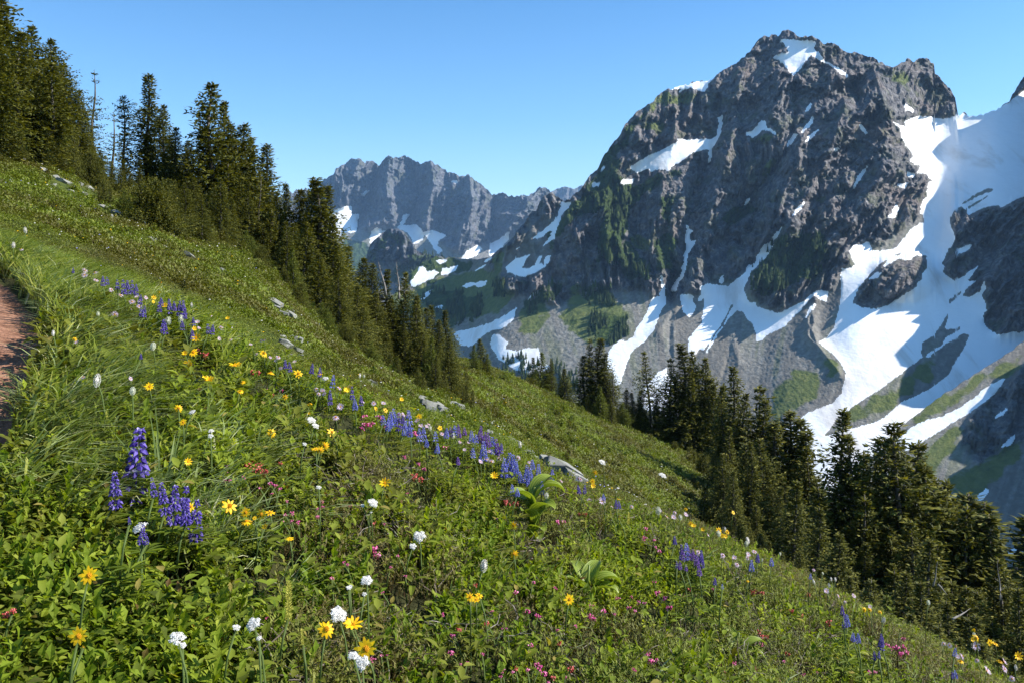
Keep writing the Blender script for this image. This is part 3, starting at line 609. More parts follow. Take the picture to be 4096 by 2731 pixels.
# --- far conifers on the screes and ledges, seen as dark masses
def far_forest(name, label, L, polys, n, h0, h1, seed):
    rg = np.random.default_rng(seed); VV = []; FF = []; vr = []; off = 0
    for poly, cnt_ in zip(polys, n):
        A = np.array(poly); q = np.stack([rg.uniform(A[:, 0].min(), A[:, 0].max(), cnt_ * 3), rg.uniform(A[:, 1].min(), A[:, 1].max(), cnt_ * 3)], 1)
        q = q[inpoly(q[:, 0] + (vnoise(q[:, 0] / 6, q[:, 1] / 6, 5) - .5) * 8, q[:, 1], poly)][:cnt_]
        q = q[fbm(q[:, 0] / 9, q[:, 1] / 9, seed, 2) > .42]
        for (x, y) in q:
            Y = depth_at(L, x, y); P = np.array([(x - CX) / F * Y, Y, (HY - y) / F * Y]); h = rg.uniform(h0, h1); r = h * rg.uniform(.16, .24)
            vs = []; fs = []
            for t in range(4):
                z0 = h * (.02 + .22 * t); z1 = z0 + h * (.42 - .02 * t); rr = r * (1 - .22 * t); a0 = rg.uniform(0, 6.28); o_ = len(vs)
                vs.append((0, 0, min(z1, h)))
                for k in range(7):
                    a = a0 + k * .897; w = rr * rg.uniform(.7, 1.2); vs.append((w * math.cos(a), w * math.sin(a), z0 + rg.uniform(-.03, .03) * h))
                fs += [(o_, o_ + 1 + k, o_ + 1 + (k + 1) % 7) for k in range(7)]
            VV.append(np.array(vs) + P - [0, 0, .06 * h]); FF.append(np.array(fs) + off); off += len(vs); vr.append(np.full(len(vs), rg.uniform()))
    V = np.concatenate(VV); Fc = np.concatenate(FF)
    m = leaf_mat('far_needles', [(0, (.018, .030, .010)), (.6, (.038, .058, .016)), (1, (.065, .085, .024))], .8, .1, .0)
    link(name, make_mesh(name, V, Fc.ravel(), np.full(len(Fc), 3), m, False, dict(var=np.concatenate(vr))), kind='stuff', label=label)
far_forest('distant_forest', 'dark conifers clumped on the ledges and screes of the peak', L1,
  [tr('C', [(1900,1080),(2090,1080),(2110,1225),(1920,1210)]), tr('C', [(1930,1260),(2100,1250),(2210,1300),(2210,1410),(2060,1480),(1930,1400)]), tr('C', [(1440,1290),(1560,1150),(1720,1060),(1790,1100),(1740,1170),(1600,1260)]),
   tr('M', [(990,1440),(1000,1340),(1080,1220),(1180,1170),(1380,1165),(1385,1260),(1340,1350),(1150,1430),(1100,1480)]), tr('C', [(780,1130),(900,1090),(1020,1110),(1210,1140),(1230,1260),(1130,1340),(1030,1350),(880,1270)]),
   tr('E', [(1360,480),(1370,390),(1500,350),(1560,400),(1640,440),(1700,400),(1860,470),(1880,620),(1600,600),(1400,520)]), tr('F', [(430,850),(620,880),(640,1050),(890,1040),(950,1220),(700,1180),(480,1060)]),
   tr('C', [(1290,1060),(1390,1060),(1370,1160),(1290,1150)]), tr('F', [(320,360),(560,320),(740,430),(740,740),(560,600),(300,600)]), tr('C', [(1060,900),(1180,900),(1200,950),(1060,960)])],
  [150, 260, 190, 420, 420, 300, 240, 70, 300, 70], 7, 14, 5)
far_forest('distant_forest', 'dark conifers crowding the shoulder of the rocky butte', L4, [tr('C', [(760,830),(900,870),(1060,910),(1100,960),(900,1010),(760,1000),(640,1080),(620,980)])], [170], 11, 18, 8)
# ------------------------------------------------------------------ the near slope: one sheet of ground
DEP = np.exp(np.linspace(math.log(0.5), math.log(420), 520)); LD = np.log(DEP)
GPX = np.arange(-420.0, 1460.0, 4.0)
SILK = [(-420, 65), (-100, 205), (0, 238), (83, 266), (134, 281), (186, 299), (240, 334), (283, 353), (342, 381), (449, 431), (553, 468), (598, 496), (674, 519), (778, 567), (845, 595), (934, 635), (1016, 681), (1200, 770), (1460, 890)]
def sil_fg(x): a = np.array(SILK); return np.interp(x, a[:, 0], a[:, 1])
FARK = {  # column of the photo: (distance m, row) beyond the flowery brow
 -420: [(12,60),(18,20),(30,-60),(45,-110),(60,-130),(90,-80),(150,100),(300,420)],
 -150: [(12,205),(18,165),(30,100),(45,40),(60,10),(90,50),(150,230),(300,520)],
 0: [(12,262),(18,226),(30,172),(45,140),(58,122),(75,130),(100,180),(170,330),(300,560)],
 60: [(12,280),(18,250),(28,205),(40,170),(52,150),(68,158),(100,230),(170,380),(300,580)],
 128: [(12,305),(17,282),(26,240),(36,215),(48,198),(62,200),(90,260),(150,380),(300,600)],
 215: [(12,356),(16,330),(23,290),(32,258),(44,240),(58,238),(80,270),(140,390),(300,610)],
 260: [(12,375),(16,348),(22,315),(30,283),(42,262),(56,262),(80,300),(140,400),(300,615)],
 300: [(12,392),(16,372),(22,344),(30,322),(40,305),(55,296),(75,310),(120,390),(300,620)],
 342: [(12,404),(16,388),(22,370),(30,356),(40,345),(55,335),(75,345),(120,410),(300,625)],
 400: [(12,432),(16,415),(21,398),(27,390),(36,388),(50,378),(70,372),(90,385),(140,440),(300,630)],
 449: [(12,455),(16,436),(21,420),(26,410),(32,412),(40,402),(52,380),(66,360),(82,350),(100,360),(150,430),(300,635)],
 512: [(11,476),(15,454),(19,439),(23,443),(30,452),(38,442),(52,412),(70,385),(88,374),(108,386),(160,460),(300,640)],
 575: [(11,508),(14,484),(18,496),(26,512),(36,490),(50,455),(68,422),(88,405),(108,412),(160,480),(300,650)],
 640: [(11,535),(16,548),(25,552),(35,522),(45,492),(60,460),(78,436),(95,426),(120,438),(170,510),(300,660)],
 700: [(11,560),(16,576),(28,585),(38,548),(48,518),(62,486),(80,460),(98,447),(130,464),(180,550),(300,680)],
 768: [(11,590),(16,612),(28,632),(42,580),(55,548),(75,524),(98,515),(150,575),(300,720)],
 860: [(11,632),(16,662),(28,690),(42,668),(58,648),(80,640),(110,655),(200,760),(300,830)],
 1024: [(11,718),(16,762),(28,800),(45,792),(60,785),(80,790),(110,820),(200,960),(300,1050)],
 1200: [(11,800),(16,850),(28,900),(45,900),(60,895),(80,900),(110,930),(200,1100),(300,1200)],
 1460: [(11,930),(16,990),(28,1060),(45,1060),(60,1060),(80,1070),(110,1110),(200,1300),(300,1400)]}
def build_near():
    keys = sorted(FARK); cols = []
    for k in keys:
        s_ = float(sil_fg(k)) + 13
        near = [(d, s_ + F * (1.6 / d + .025 * d - .4)) for d in (.3, .5, .7, 1, 1.5, 2, 3, 4, 5.5, 7, 8.5)]
        pts = near + FARK[k] + [(430, FARK[k][-1][1] + 150)]
        d = np.log([p[0] for p in pts]); v = np.array([p[1] for p in pts])
        # keep height (not row) smooth near the eye: interpolate row against log distance, blur lightly
        cols.append(np.interp(LD, d, v))
    M = np.array(cols)                    # knots x depth
    sm = blur(M.T, 7, 0).T
    nearw = np.clip((LD - math.log(5)) / .4, 0, 1)[None, :]
    exact = np.array([[float(sil_fg(k)) + 13 + F * (1.6 / d + .025 * d - .4) for d in DEP] for k in keys])
    M = exact * (1 - nearw) + sm * nearw
    # brow line detail between the knots
    G = np.empty((len(DEP), len(GPX)))
    base = np.array([sil_fg(k) for k in keys])
    for j in range(len(DEP)):
        w = 1 - np.clip((LD[j] - math.log(9)) / .5, 0, 1)
        G[j] = np.interp(GPX, keys, M[:, j] - base * w) + sil_fg(GPX) * w
    G = blur(G, 4, 1)
    return G
PYG = build_near()
XG = (GPX[None, :] - CX) / F * DEP[:, None]; YG = np.repeat(DEP[:, None], len(GPX), 1)
dz = (fbm(XG / 9 + 5, YG / 9, 101, 3) - .5) * 1.3 * np.clip((YG - 12) / 20, 0, 1) + (fbm(XG / 2.2, YG / 2.2, 102, 3) - .5) * .38 * np.clip((YG - 3) / 8, .25, 1) + (fbm(XG / .5, YG / .5, 103, 3) - .5) * .10
# rocky spur edge: broken step
ZG = (HY - PYG) / F * YG + dz
PATH_L = [(-60, 420), (-30, 360), (10, 320), (-20, 288), (-60, 270)]
PYG = HY - ZG / YG * F
def Hpx(px, d):
    """ground row under picture column px at distance d"""
    fx = np.clip((np.asarray(px, float) - GPX[0]) / 4.0, 0, len(GPX) - 1.001); fy = np.clip((np.log(d) - LD[0]) / (LD[1] - LD[0]), 0, len(LD) - 1.001)
    ix = np.floor(fx).astype(int); iy = np.floor(fy).astype(int); ax = fx - ix; ay = fy - iy
    return (PYG[iy, ix] * (1 - ax) + PYG[iy, ix + 1] * ax) * (1 - ay) + (PYG[iy + 1, ix] * (1 - ax) + PYG[iy + 1, ix + 1] * ax) * ay
def ground(x, y):
    """height of the ground"""
    y = np.maximum(y, .51); return (HY - Hpx(CX + F * x / y, y)) / F * y
def gnormal(x, y, e=.08):
    gx = (ground(x + e, y) - ground(x - e, y)) / (2 * e); gy = (ground(x, y + e) - ground(x, y - e)) / (2 * e)
    n = np.stack([-gx, -gy, np.ones_like(gx)], -1); return n / np.linalg.norm(n, axis=-1, keepdims=True)
def soil_mat():
    m, n, l, p = new_mat("soil_and_moss")
    g = n.new("ShaderNodeNewGeometry"); P = g.outputs["Position"]
    n1 = noise(n, l, .22, 6, .65, P); n2 = noise(n, l, 2.2, 7, .7, P); n3 = noise(n, l, 14, 4, .7, P)
    r = ramp(n, [(.3, (.022, .030, .008)), (.5, (.050, .070, .014)), (.7, (.10, .105, .025))]); l.new(n2.outputs[0], r.inputs[0])
    rb = ramp(n, [(.46, (0, 0, 0)), (.62, (1, 1, 1))]); l.new(n1.outputs[0], rb.inputs[0])
    c = mixc(n, l, math_n(n, l, 'MULTIPLY', rb.outputs[0], .6), r.outputs[0], (.075, .055, .022))
    dirt = attr(n, "dirt").outputs["Fac"]
    rd = ramp(n, [(.3, (.15, .070, .042)), (.55, (.27, .14, .09)), (.75, (.38, .22, .15))]); l.new(n3.outputs[0], rd.inputs[0])
    d2 = math_n(n, l, 'MULTIPLY', math_n(n, l, 'SUBTRACT', math_n(n, l, 'ADD', dirt, math_n(n, l, 'MULTIPLY', math_n(n, l, 'SUBTRACT', n2.outputs[0], .5), .7)), .4), 5, True)
    c = mixc(n, l, d2, c, rd.outputs[0])
    near = attr(n, "bare").outputs["Fac"]
    c = mixc(n, l, math_n(n, l, 'MULTIPLY', near, .8), c, (.026, .024, .011))
    l.new(c, p.inputs["Base Color"]); p.inputs["Roughness"].default_value = .95; p.inputs["Specular IOR Level"].default_value = .1
    b = n.new("ShaderNodeBump"); b.inputs["Strength"].default_value = .8; b.inputs["Distance"].default_value = .05
    l.new(n3.outputs[0], b.inputs["Height"]); l.new(b.outputs[0], p.inputs["Normal"])
    return m
def dirt_at(px, d):
    """bare trodden trail, in picture columns and distance"""
    c = -52 - 26 * np.abs(d - 4.1) ** 1.5
    return np.clip(1.0 + (82 - np.abs(px - c)) / 22, 0, 1) * (d < 9) * (d > 1.2)
DIRT = dirt_at(np.repeat(GPX[None, :], len(DEP), 0), YG)
SCAR = [(13.5, 575, .0), ]
V = np.stack([XG, YG, ZG - DIRT * .05], -1).reshape(-1, 3)
bare = 1 - np.clip((YG - 7) / 5, 0, 1)
me = make_mesh('hillside', V, grid_faces(len(DEP), len(GPX)), np.full((len(DEP) - 1) * (len(GPX) - 1), 4), soil_mat(), True,
               dict(dirt=DIRT.ravel(), bare=(bare * (1 - DIRT)).ravel()))
link('hillside', me, kind='structure', label='steep flowery alpine hillside falling away to the right')
# ground behind the viewer
V = [(-30, .52, 0), (30, .52, 0), (30, -25, 0), (-30, -25, 0)]
V = [(x, y, float(-.45 * x) - 1.0 if y < 0 else float(ground(np.array([x / 60.]), np.array([.52]))[0])) for x, y, _ in V]
xs = np.linspace(-1.0, 1.0, 9)
VB = [( (-452 - CX) / F * .52 + 0 * q, .52, 0) for q in xs]

# visibility: nearest row reached so far in every column
RUNMIN = np.minimum.accumulate(PYG, 0)
def runmin(px, d):
    ix = np.clip(np.round((px - GPX[0]) / 4).astype(int), 0, len(GPX) - 1); iy = np.clip(((np.log(d) - LD[0]) / (LD[1] - LD[0])).astype(int) - 2, 0, len(LD) - 1)
    return RUNMIN[iy, ix]
def find_spot(px, py, h, dmin=1.2, dmax=14.0):
    """distance at which something h metres tall has its top at (px, py)"""
    d = np.exp(np.linspace(math.log(dmin), math.log(dmax), 240))
    gap = (HY - py) / F * d - (HY - Hpx(np.full(240, float(px)), d)) / F * d
    ok = np.nonzero(gap <= h)[0]
    if len(ok): k = ok[0]; return float(d[k]), max(float(gap[k]), h * .55)
    k = int(np.argmin(gap)); return float(d[k]), float(gap[k])
# ------------------------------------------------------------------ conifers
def tube(path, radii, k=6):
    path = np.asarray(path, float); n = len(path); V = []; Fc = []
    for i in range(n):
        t = path[min(i + 1, n - 1)] - path[max(i - 1, 0)]; t = t / (np.linalg.norm(t) + 1e-9)
        a = np.cross(t, [0, 0, 1.0]); a = a / np.linalg.norm(a) if np.linalg.norm(a) > 1e-3 else np.array([1., 0, 0]); b = np.cross(t, a)
        for j in range(k):
            an = 2 * math.pi * j / k; V.append(path[i] + radii[i] * (math.cos(an) * a + math.sin(an) * b))
    for i in range(n - 1):
        for j in range(k): Fc.append([i * k + j, i * k + (j + 1) % k, (i + 1) * k + (j + 1) % k, (i + 1) * k + j])
    V.append(path[0]); V.append(path[-1])
    return np.array(V), Fc, [[len(V) - 2, (j + 1) % k, j] for j in range(k)] + [[len(V) - 1, (n - 1) * k + j, (n - 1) * k + (j + 1) % k] for j in range(k)]
class MB:
    """collects pieces of one part"""
    def __init__(s): s.V = []; s.L = []; s.Z = []; s.n = 0; s.var = []
    def add(s, V, faces, var=.5):
        V = np.asarray(V, float); s.V.append(V)
        for f in faces: s.L += [i + s.n for i in f]; s.Z.append(len(f))
        s.var.append(np.full(len(V), var) if np.isscalar(var) else np.asarray(var)); s.n += len(V)
    def tube(s, path, radii, k=6, var=.5):
        V, q, c = tube(path, radii, k); s.add(V, q + c, var)
    def mesh(s, name, mat, smooth=True):
        return make_mesh(name, np.concatenate(s.V), s.L, s.Z, mat, smooth, dict(var=np.concatenate(s.var)))
def bark_mat():
    m, n, l, p = new_mat("weathered_bark")
    g = n.new("ShaderNodeTexCoord"); mp = n.new("ShaderNodeMapping"); mp.inputs["Scale"].default_value = (1, 1, .25); l.new(g.outputs["Object"], mp.inputs[0])
    n1 = noise(n, l, 60, 6, .7, mp.outputs[0]); r = ramp(n, [(.3, (.035, .028, .022)), (.55, (.11, .095, .08)), (.75, (.24, .22, .20))]); l.new(n1.outputs[0], r.inputs[0])
    l.new(r.outputs[0], p.inputs["Base Color"]); p.inputs["Roughness"].default_value = .95
    return m
MAT_BARK = bark_mat()
MAT_DEAD = principled("silver_deadwood", (.22, .20, .18), .9, .1)
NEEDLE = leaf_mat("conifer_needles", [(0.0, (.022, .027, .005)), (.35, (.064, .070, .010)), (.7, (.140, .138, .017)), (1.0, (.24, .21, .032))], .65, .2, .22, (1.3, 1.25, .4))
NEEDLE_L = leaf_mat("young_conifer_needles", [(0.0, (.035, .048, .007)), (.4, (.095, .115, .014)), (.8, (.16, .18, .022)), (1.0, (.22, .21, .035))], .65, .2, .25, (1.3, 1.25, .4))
def sprays(P, D, Ln, W, var, roll, up=(0, 0, 1)):
    """kite shaped needle sprays: base P, direction D, lengths Ln, widths W"""
    n = len(P); D = D / np.linalg.norm(D, axis=1, keepdims=True)
    side = np.cross(D, np.array(up)); side /= np.linalg.norm(side, axis=1, keepdims=True) + 1e-9
    nrm = np.cross(side, D); c = np.cos(roll)[:, None]; s_ = np.sin(roll)[:, None]
    sd = side * c + nrm * s_; nn = nrm * c - side * s_
    Lc = Ln[:, None]; Wc = W[:, None]
    V = np.stack([P, P + D * Lc * .42 + sd * Wc - nn * Wc * .35, P + D * Lc, P + D * Lc * .42 - sd * Wc - nn * Wc * .35, ], 1)
    base = np.arange(n)[:, None] * 4
    Fc = np.concatenate([base + np.array([[0, 1, 2]]), base + np.array([[0, 2, 3]])], 0)
    return V.reshape(-1, 3), Fc, np.repeat(var, 4)
def make_tree(seed, R=.2, nwh=44, per=6, bare=.04, dens=1.0, droop=.35, top_pow=.85, irr=.35, leaders=1, spray=.030, mat=NEEDLE, lean=0.0, gaps=0.0):
    rg = np.random.default_rng(seed)
    tr_mb = MB(); VV = []; FF = []; VR = []; off = 0
    lead = [(0, 0, 1.0, 1.0)]
    for k in range(leaders - 1):
        a = rg.uniform(0, 6.28); r = rg.uniform(.35, .8) * R; lead.append((r * math.cos(a), r * math.sin(a), rg.uniform(.55, .85), rg.uniform(.6, .8)))
    for (lx, ly, hh, rs) in lead:
        hz = np.linspace(0, hh, 10)
        bend = lean * (hz / hh) ** 2
        cx = lx * np.minimum(1, hz / (hh * .35)) + bend + .010 * np.sin(hz * 9 + seed); cy = ly * np.minimum(1, hz / (hh * .35)) + .008 * np.cos(hz * 8 + seed)
        tr_mb.tube(np.stack([cx, cy, hz], 1), .017 * rs * (1 - hz / hh) ** .8 + .0015, 7)
        for w in range(int(nwh * hh)):
            h = (w + rg.uniform(-.4, .4)) / (nwh * hh); h = min(max(h, 0), .985)
            if h < bare: continue
            if gaps and rg.uniform() < gaps: continue
            z0 = h * hh; x0 = np.interp(z0, hz, cx); y0 = np.interp(z0, hz, cy)
            env = R * rs * (1 - h) ** top_pow * (1 if h > bare + .12 else .65 + .35 * (h - bare) / .12)
            env *= 1 + irr * (vnoise(np.array([h * 9.0]), np.array([seed * 3.3]), seed)[0] - .5) * 2
            a0 = rg.uniform(0, 6.28)
            for b in range(per):
                if rg.uniform() > dens: continue
                an = a0 + b * 6.283 / per + rg.uniform(-.35, .35)
                lobes = 1 + irr * (vnoise(np.array([an * 1.1 + 20]), np.array([h * 7.0]), seed + 9)[0] - .5) * 1.8
                L = max(env * lobes * rg.uniform(.7, 1.15), .012)
                d = np.array([math.cos(an), math.sin(an), 0])
                el = .55 * h ** 1.5 + rg.uniform(-.12, .12) + .1          # upper branches reach up
                ns = max(3, int(L / spray * 2.1))
                t = (np.arange(ns) + rg.uniform(0, 1, ns)) / ns; t = np.maximum(t, .12 if h > .5 else .2)
                drp = droop * (1 - h) * L
                Pz = z0 + L * t * math.sin(el) - drp * t ** 1.4 + .10 * L * t ** 4
                P = np.stack([x0 + d[0] * L * t, y0 + d[1] * L * t, Pz], 1)
                sd = np.where(rg.uniform(size=ns) < .5, 1, -1); perp = np.array([-d[1], d[0], 0])
                sp = rg.uniform(.25, 1.1, ns)
                D = d[None] * .8 + perp[None] * (sd * sp)[:, None] + np.stack([0 * t, 0 * t, rg.uniform(-.45, .35, ns) + (.35 * h)], 1)
                Ln = spray * rg.uniform(.7, 1.5, ns) * (1.15 - .35 * t); W = Ln * rg.uniform(.16, .30, ns)
                P = P + rg.normal(0, .18 * spray, (ns, 3))
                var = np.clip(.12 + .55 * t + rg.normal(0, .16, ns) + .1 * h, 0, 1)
                V, Fc, vr = sprays(P, D, Ln, W, var, rg.uniform(-.7, .7, ns))
                VV.append(V); FF.append(Fc + off); VR.append(vr); off += len(V)
                # hanging twigs
                m = max(1, ns // 2); tt = rg.uniform(.25, 1, m); P2 = np.stack([x0 + d[0] * L * tt, y0 + d[1] * L * tt, z0 + L * tt * math.sin(el) - drp * tt ** 1.4], 1)
                D2 = d[None] * rg.uniform(.1, .7, m)[:, None] + np.stack([rg.normal(0, .3, m), rg.normal(0, .3, m), rg.uniform(-1.1, -.5, m)], 1)
                L2_ = spray * rg.uniform(.5, 1.1, m)
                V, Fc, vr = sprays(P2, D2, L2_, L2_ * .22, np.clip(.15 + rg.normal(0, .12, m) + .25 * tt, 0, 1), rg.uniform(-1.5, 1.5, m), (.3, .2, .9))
                VV.append(V); FF.append(Fc + off); VR.append(vr); off += len(V)
        # leader tip
        m = 10; tt = np.linspace(.955, 1.0, m) * hh
        P = np.stack([np.interp(tt, hz, cx), np.interp(tt, hz, cy), tt], 1); an = rg.uniform(0, 6.28, m)
        D = np.stack([np.cos(an), np.sin(an), rg.uniform(.6, 1.6, m)], 1)
        V, Fc, vr = sprays(P, D, np.full(m, spray * .7), np.full(m, spray * .16), rg.uniform(.5, 1, m), an)
        VV.append(V); FF.append(Fc + off); VR.append(vr); off += len(V)
    V = np.concatenate(VV); Fc = np.concatenate(FF)
    crown = make_mesh('crown', V, Fc.ravel(), np.full(len(Fc), 3), mat, False, dict(var=np.concatenate(VR)))
    return tr_mb.mesh('trunk', MAT_BARK), crown
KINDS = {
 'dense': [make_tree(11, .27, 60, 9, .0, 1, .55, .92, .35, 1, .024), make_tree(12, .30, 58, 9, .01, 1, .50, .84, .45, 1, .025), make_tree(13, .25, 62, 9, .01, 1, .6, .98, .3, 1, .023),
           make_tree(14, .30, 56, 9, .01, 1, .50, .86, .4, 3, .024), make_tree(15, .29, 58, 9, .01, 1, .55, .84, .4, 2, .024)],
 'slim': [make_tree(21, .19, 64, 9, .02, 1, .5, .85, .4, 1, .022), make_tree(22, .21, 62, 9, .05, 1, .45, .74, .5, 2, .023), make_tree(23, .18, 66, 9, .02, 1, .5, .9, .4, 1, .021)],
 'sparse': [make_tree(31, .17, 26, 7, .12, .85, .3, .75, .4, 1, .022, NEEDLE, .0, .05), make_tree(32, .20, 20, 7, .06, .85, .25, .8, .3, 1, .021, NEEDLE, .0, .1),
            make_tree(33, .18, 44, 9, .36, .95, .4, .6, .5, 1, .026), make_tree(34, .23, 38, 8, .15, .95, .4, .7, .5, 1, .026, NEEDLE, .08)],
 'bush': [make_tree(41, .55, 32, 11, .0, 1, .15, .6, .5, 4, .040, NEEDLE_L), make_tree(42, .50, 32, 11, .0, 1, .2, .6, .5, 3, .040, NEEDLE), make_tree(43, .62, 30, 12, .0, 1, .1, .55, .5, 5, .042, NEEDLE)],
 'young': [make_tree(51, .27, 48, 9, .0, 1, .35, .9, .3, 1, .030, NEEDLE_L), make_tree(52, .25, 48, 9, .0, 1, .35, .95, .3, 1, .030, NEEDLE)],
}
trg = np.random.default_rng(99)
TREE_SPOTS = []
def dist_for_row(px, row, dmin=12.0, dmax=140.0):
    d = np.exp(np.linspace(math.log(dmin), math.log(dmax), 300)); r = Hpx(np.full(300, float(px)), d)
    k = np.nonzero(r <= row)[0]; return float(d[k[0]]) if len(k) else float(d[int(np.argmin(r))])
WF = dict(dense=1.32, slim=1.25, sparse=1.1, bush=1.0, young=1.1)
def put_tree(px, top, d, kind, wf=1.0, label='', group=None, name='fir_tree', var=None, hmin=1.0):
    x = (px - CX) / F * d; z = float(ground(np.array([x]), np.array([d]))[0])
    h = max((HY - top) / F * d - z, hmin)
    k = KINDS[kind]; tm, cm = k[var if var is not None else int(trg.integers(len(k)))]
    root = link(name, None, loc=(x, d, z - .12 - .01 * h), rot=(trg.normal(0, .02), trg.normal(0, .02), trg.uniform(0, 6.28)), scale=(h * wf * WF[kind], h * wf * WF[kind], h * 1.02))
    root['label'] = label; root['category'] = 'tree'
    if group: root['group'] = group
    link('trunk', tm, root); link('crown', cm, root)
    TREE_SPOTS.append((px, d, h)); return root
def ordinal(i):
    W = ['first', 'second', 'third', 'fourth', 'fifth', 'sixth', 'seventh', 'eighth', 'ninth', 'tenth', 'eleventh', 'twelfth', 'thirteenth', 'fourteenth', 'fifteenth', 'sixteenth', 'seventeenth', 'eighteenth', 'nineteenth', 'twentieth']
    if i < 20: return W[i]
    t = ['twenty', 'thirty', 'forty', 'fifty', 'sixty', 'seventy', 'eighty', 'ninety'][(i + 1) // 10 - 2]
    return t.replace('y', 'ieth') if (i + 1) % 10 == 0 else t + '-' + W[(i + 1) % 10 - 1]
LEFT_T = [(-30,-60,40,'dense',1.1,''),(6,-14,40,'dense',1.1,'broad dense fir whose top leaves the upper left corner'),(30,24,44,'dense',1.0,'dense fir just right of the corner fir'),(-6,8,33,'dense',1.0,''),
 (16,30,36,'dense',1.1,'wide fir in front of the corner fir'),(51,38,46,'dense',1.05,'dense pointed fir at the right end of the corner clump'),(64,62,47,'dense',.9,'lower shoulder fir right of the pointed corner fir'),(77,88,46,'dense',.8,'short dark fir ending the corner clump'),
 (92,69,52,'sparse',1.0,'lone thin fir with lopsided branches and bare lower trunk'),(125,96,56,'sparse',1.0,'see-through young fir with thin tiers, tallest of its pair'),(112,112,52,'sparse',1.1,'short see-through fir left of the thin tiered fir'),
 (147,74,56,'slim',1.15,'tall ragged fir with a knobby top and bare pale trunk'),(165,103,55,'dense',.8,'shoulder fir hugging the right side of the ragged fir'),(177,126,53,'dense',.9,'pointed fir between the ragged fir and the biggest skyline fir'),(187,140,52,'dense',.9,'low fir left of the biggest skyline fir'),
 (212,82,53,'dense',1.05,'biggest dense fir standing alone against the blue sky'),(224,100,54,'dense',.85,'companion fir grown into the biggest skyline fir'),(236,122,54,'dense',.9,'right shoulder fir of the biggest skyline fir'),(247,136,56,'dense',.85,'last sloping fir right of the biggest skyline fir'),
 (266,144,56,'slim',1.2,'narrow fir with a gap of sky on either side'),(258,172,53,'sparse',.8,'thin fir stem left of the narrow sky gap fir'),(248,180,51,'dense',.8,'small fir top beneath the biggest skyline fir'),(285,182,54,'dense',.9,'leaning fir right of the narrow sky gap fir'),(277,190,52,'dense',.8,'low fir below the leaning fir'),
 (300,188,53,'slim',1.2,'first of two upright firs before the far mountain'),(309,181,54,'dense',.8,'second upright fir before the far mountain'),(318,177,52,'slim',1.5,'open topped fir overlapping the left end of the far mountain'),(328,184,53,'slim',1.2,'spiky fir beside the far snow basin'),(332,214,50,'dense',.9,'full fir just below the far snow basin'),
 (349,245,58,'slim',1.3,'pointed fir under the dark butte'),(360,256,55,'slim',1.1,'fir just right of the pointed one under the butte'),(371,262,54,'dense',.8,'fir left of the bare snag'),(388,268,54,'slim',1.2,'fir between the two grey snags'),(403,271,54,'dense',.75,'fir right of the snags, against the snow patch'),
 (424,306,58,'slim',1.1,'left one of the narrow twin firs at the belt end'),(431,304,60,'slim',1.2,'right one of the narrow twin firs at the belt end'),(447,309,60,'slim',1.4,'dark twin topped fir at the lower end of the belt'),(439,318,56,'slim',1.2,'short fir tucked between the twin firs and the end fir'),
 (449,336,44,'dense',.8,'fir with a bare lower trunk at the belt foot'),(436,352,42,'dense',.85,'rounded fir left of the belt foot'),(465,378,41,'bush',.55,'low spreading fir where the belt meets the meadow'),
 (474,343,68,'young',1.3,'small fir beside the valley snow tongue'),(481,337,70,'young',1.4,'little pointed fir before the valley snow tongue'),(487,352,70,'young',1.4,'shrub sized fir at the meadow skyline')]
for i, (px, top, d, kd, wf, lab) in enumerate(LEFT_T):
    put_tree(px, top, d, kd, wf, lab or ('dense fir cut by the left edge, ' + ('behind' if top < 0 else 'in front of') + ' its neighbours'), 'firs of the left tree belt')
EDGE = [(-60, 110), (0, 128), (50, 140), (82, 152), (98, 192), (134, 216), (158, 233), (182, 244), (253, 250), (275, 275), (300, 322), (342, 346), (374, 362), (419, 386), (455, 398)]
ENV = [(-60, 30), (0, 66), (40, 78), (80, 112), (100, 138), (130, 152), (160, 168), (190, 172), (215, 160), (240, 172), (262, 196), (290, 212), (310, 212), (330, 226), (345, 266), (370, 280), (400, 292), (430, 322), (455, 352)]
e_ = np.array(EDGE); v_ = np.array(ENV)
cnt = 0
for i in range(76):
    px = -40 + 500 * ((i * .61803) % 1.0) if i < 58 else trg.uniform(180, 455)
    er = np.interp(px, e_[:, 0], e_[:, 1]); d0 = dist_for_row(px, er)
    f = trg.uniform(0, 1) ** 1.1; d = d0 + (54 - min(d0, 50)) * f
    gr = float(Hpx(np.array([px]), np.array([d]))[0]); env = np.interp(px, v_[:, 0], v_[:, 1])
    top = max(env + trg.uniform(0, 26), gr - F * trg.uniform(2.2, 5.0) / d) if f > .35 else gr - F * trg.uniform(1.6, 3.4) / d
    top = max(top, env + 9)
    zone = 'upper end' if px < 130 else ('steep middle' if px < 290 else 'lower end')
    sz = 'low' if f < .35 else 'mid height'
    put_tree(px, top, d, 'dense' if f > .3 else ('dense', 'young', 'bush')[int(trg.integers(3))], trg.uniform(.9, 1.25) if f > .3 else .95,
             f'{sz} dark fir massed with others in the {zone} of the left tree belt', f'{sz} firs crowded in the {zone} of the left belt')
# spreading light green firs along the belt foot
BF = [(12,118,34),(38,112,36),(58,122,38),(74,132,39),(90,150,37),(104,176,33),(124,196,33),(146,214,33),(168,222,33),(196,222,35),(222,225,37),(246,228,38),(262,246,36),(284,268,36),(300,296,33),(322,318,34),(346,334,33),(372,344,34),(398,362,33),(418,372,32),(330,330,32),(355,322,40),(385,340,40),(20,98,40),(48,100,42)]
for i, (px, top, d) in enumerate(BF):
    put_tree(px, top, d, 'bush', .62, f'{ordinal(i)} spreading bushy fir along the foot of the left tree belt' if i < 19 else f'{ordinal(i - 19)} spreading fir just behind the belt foot', 'spreading firs along the belt foot')
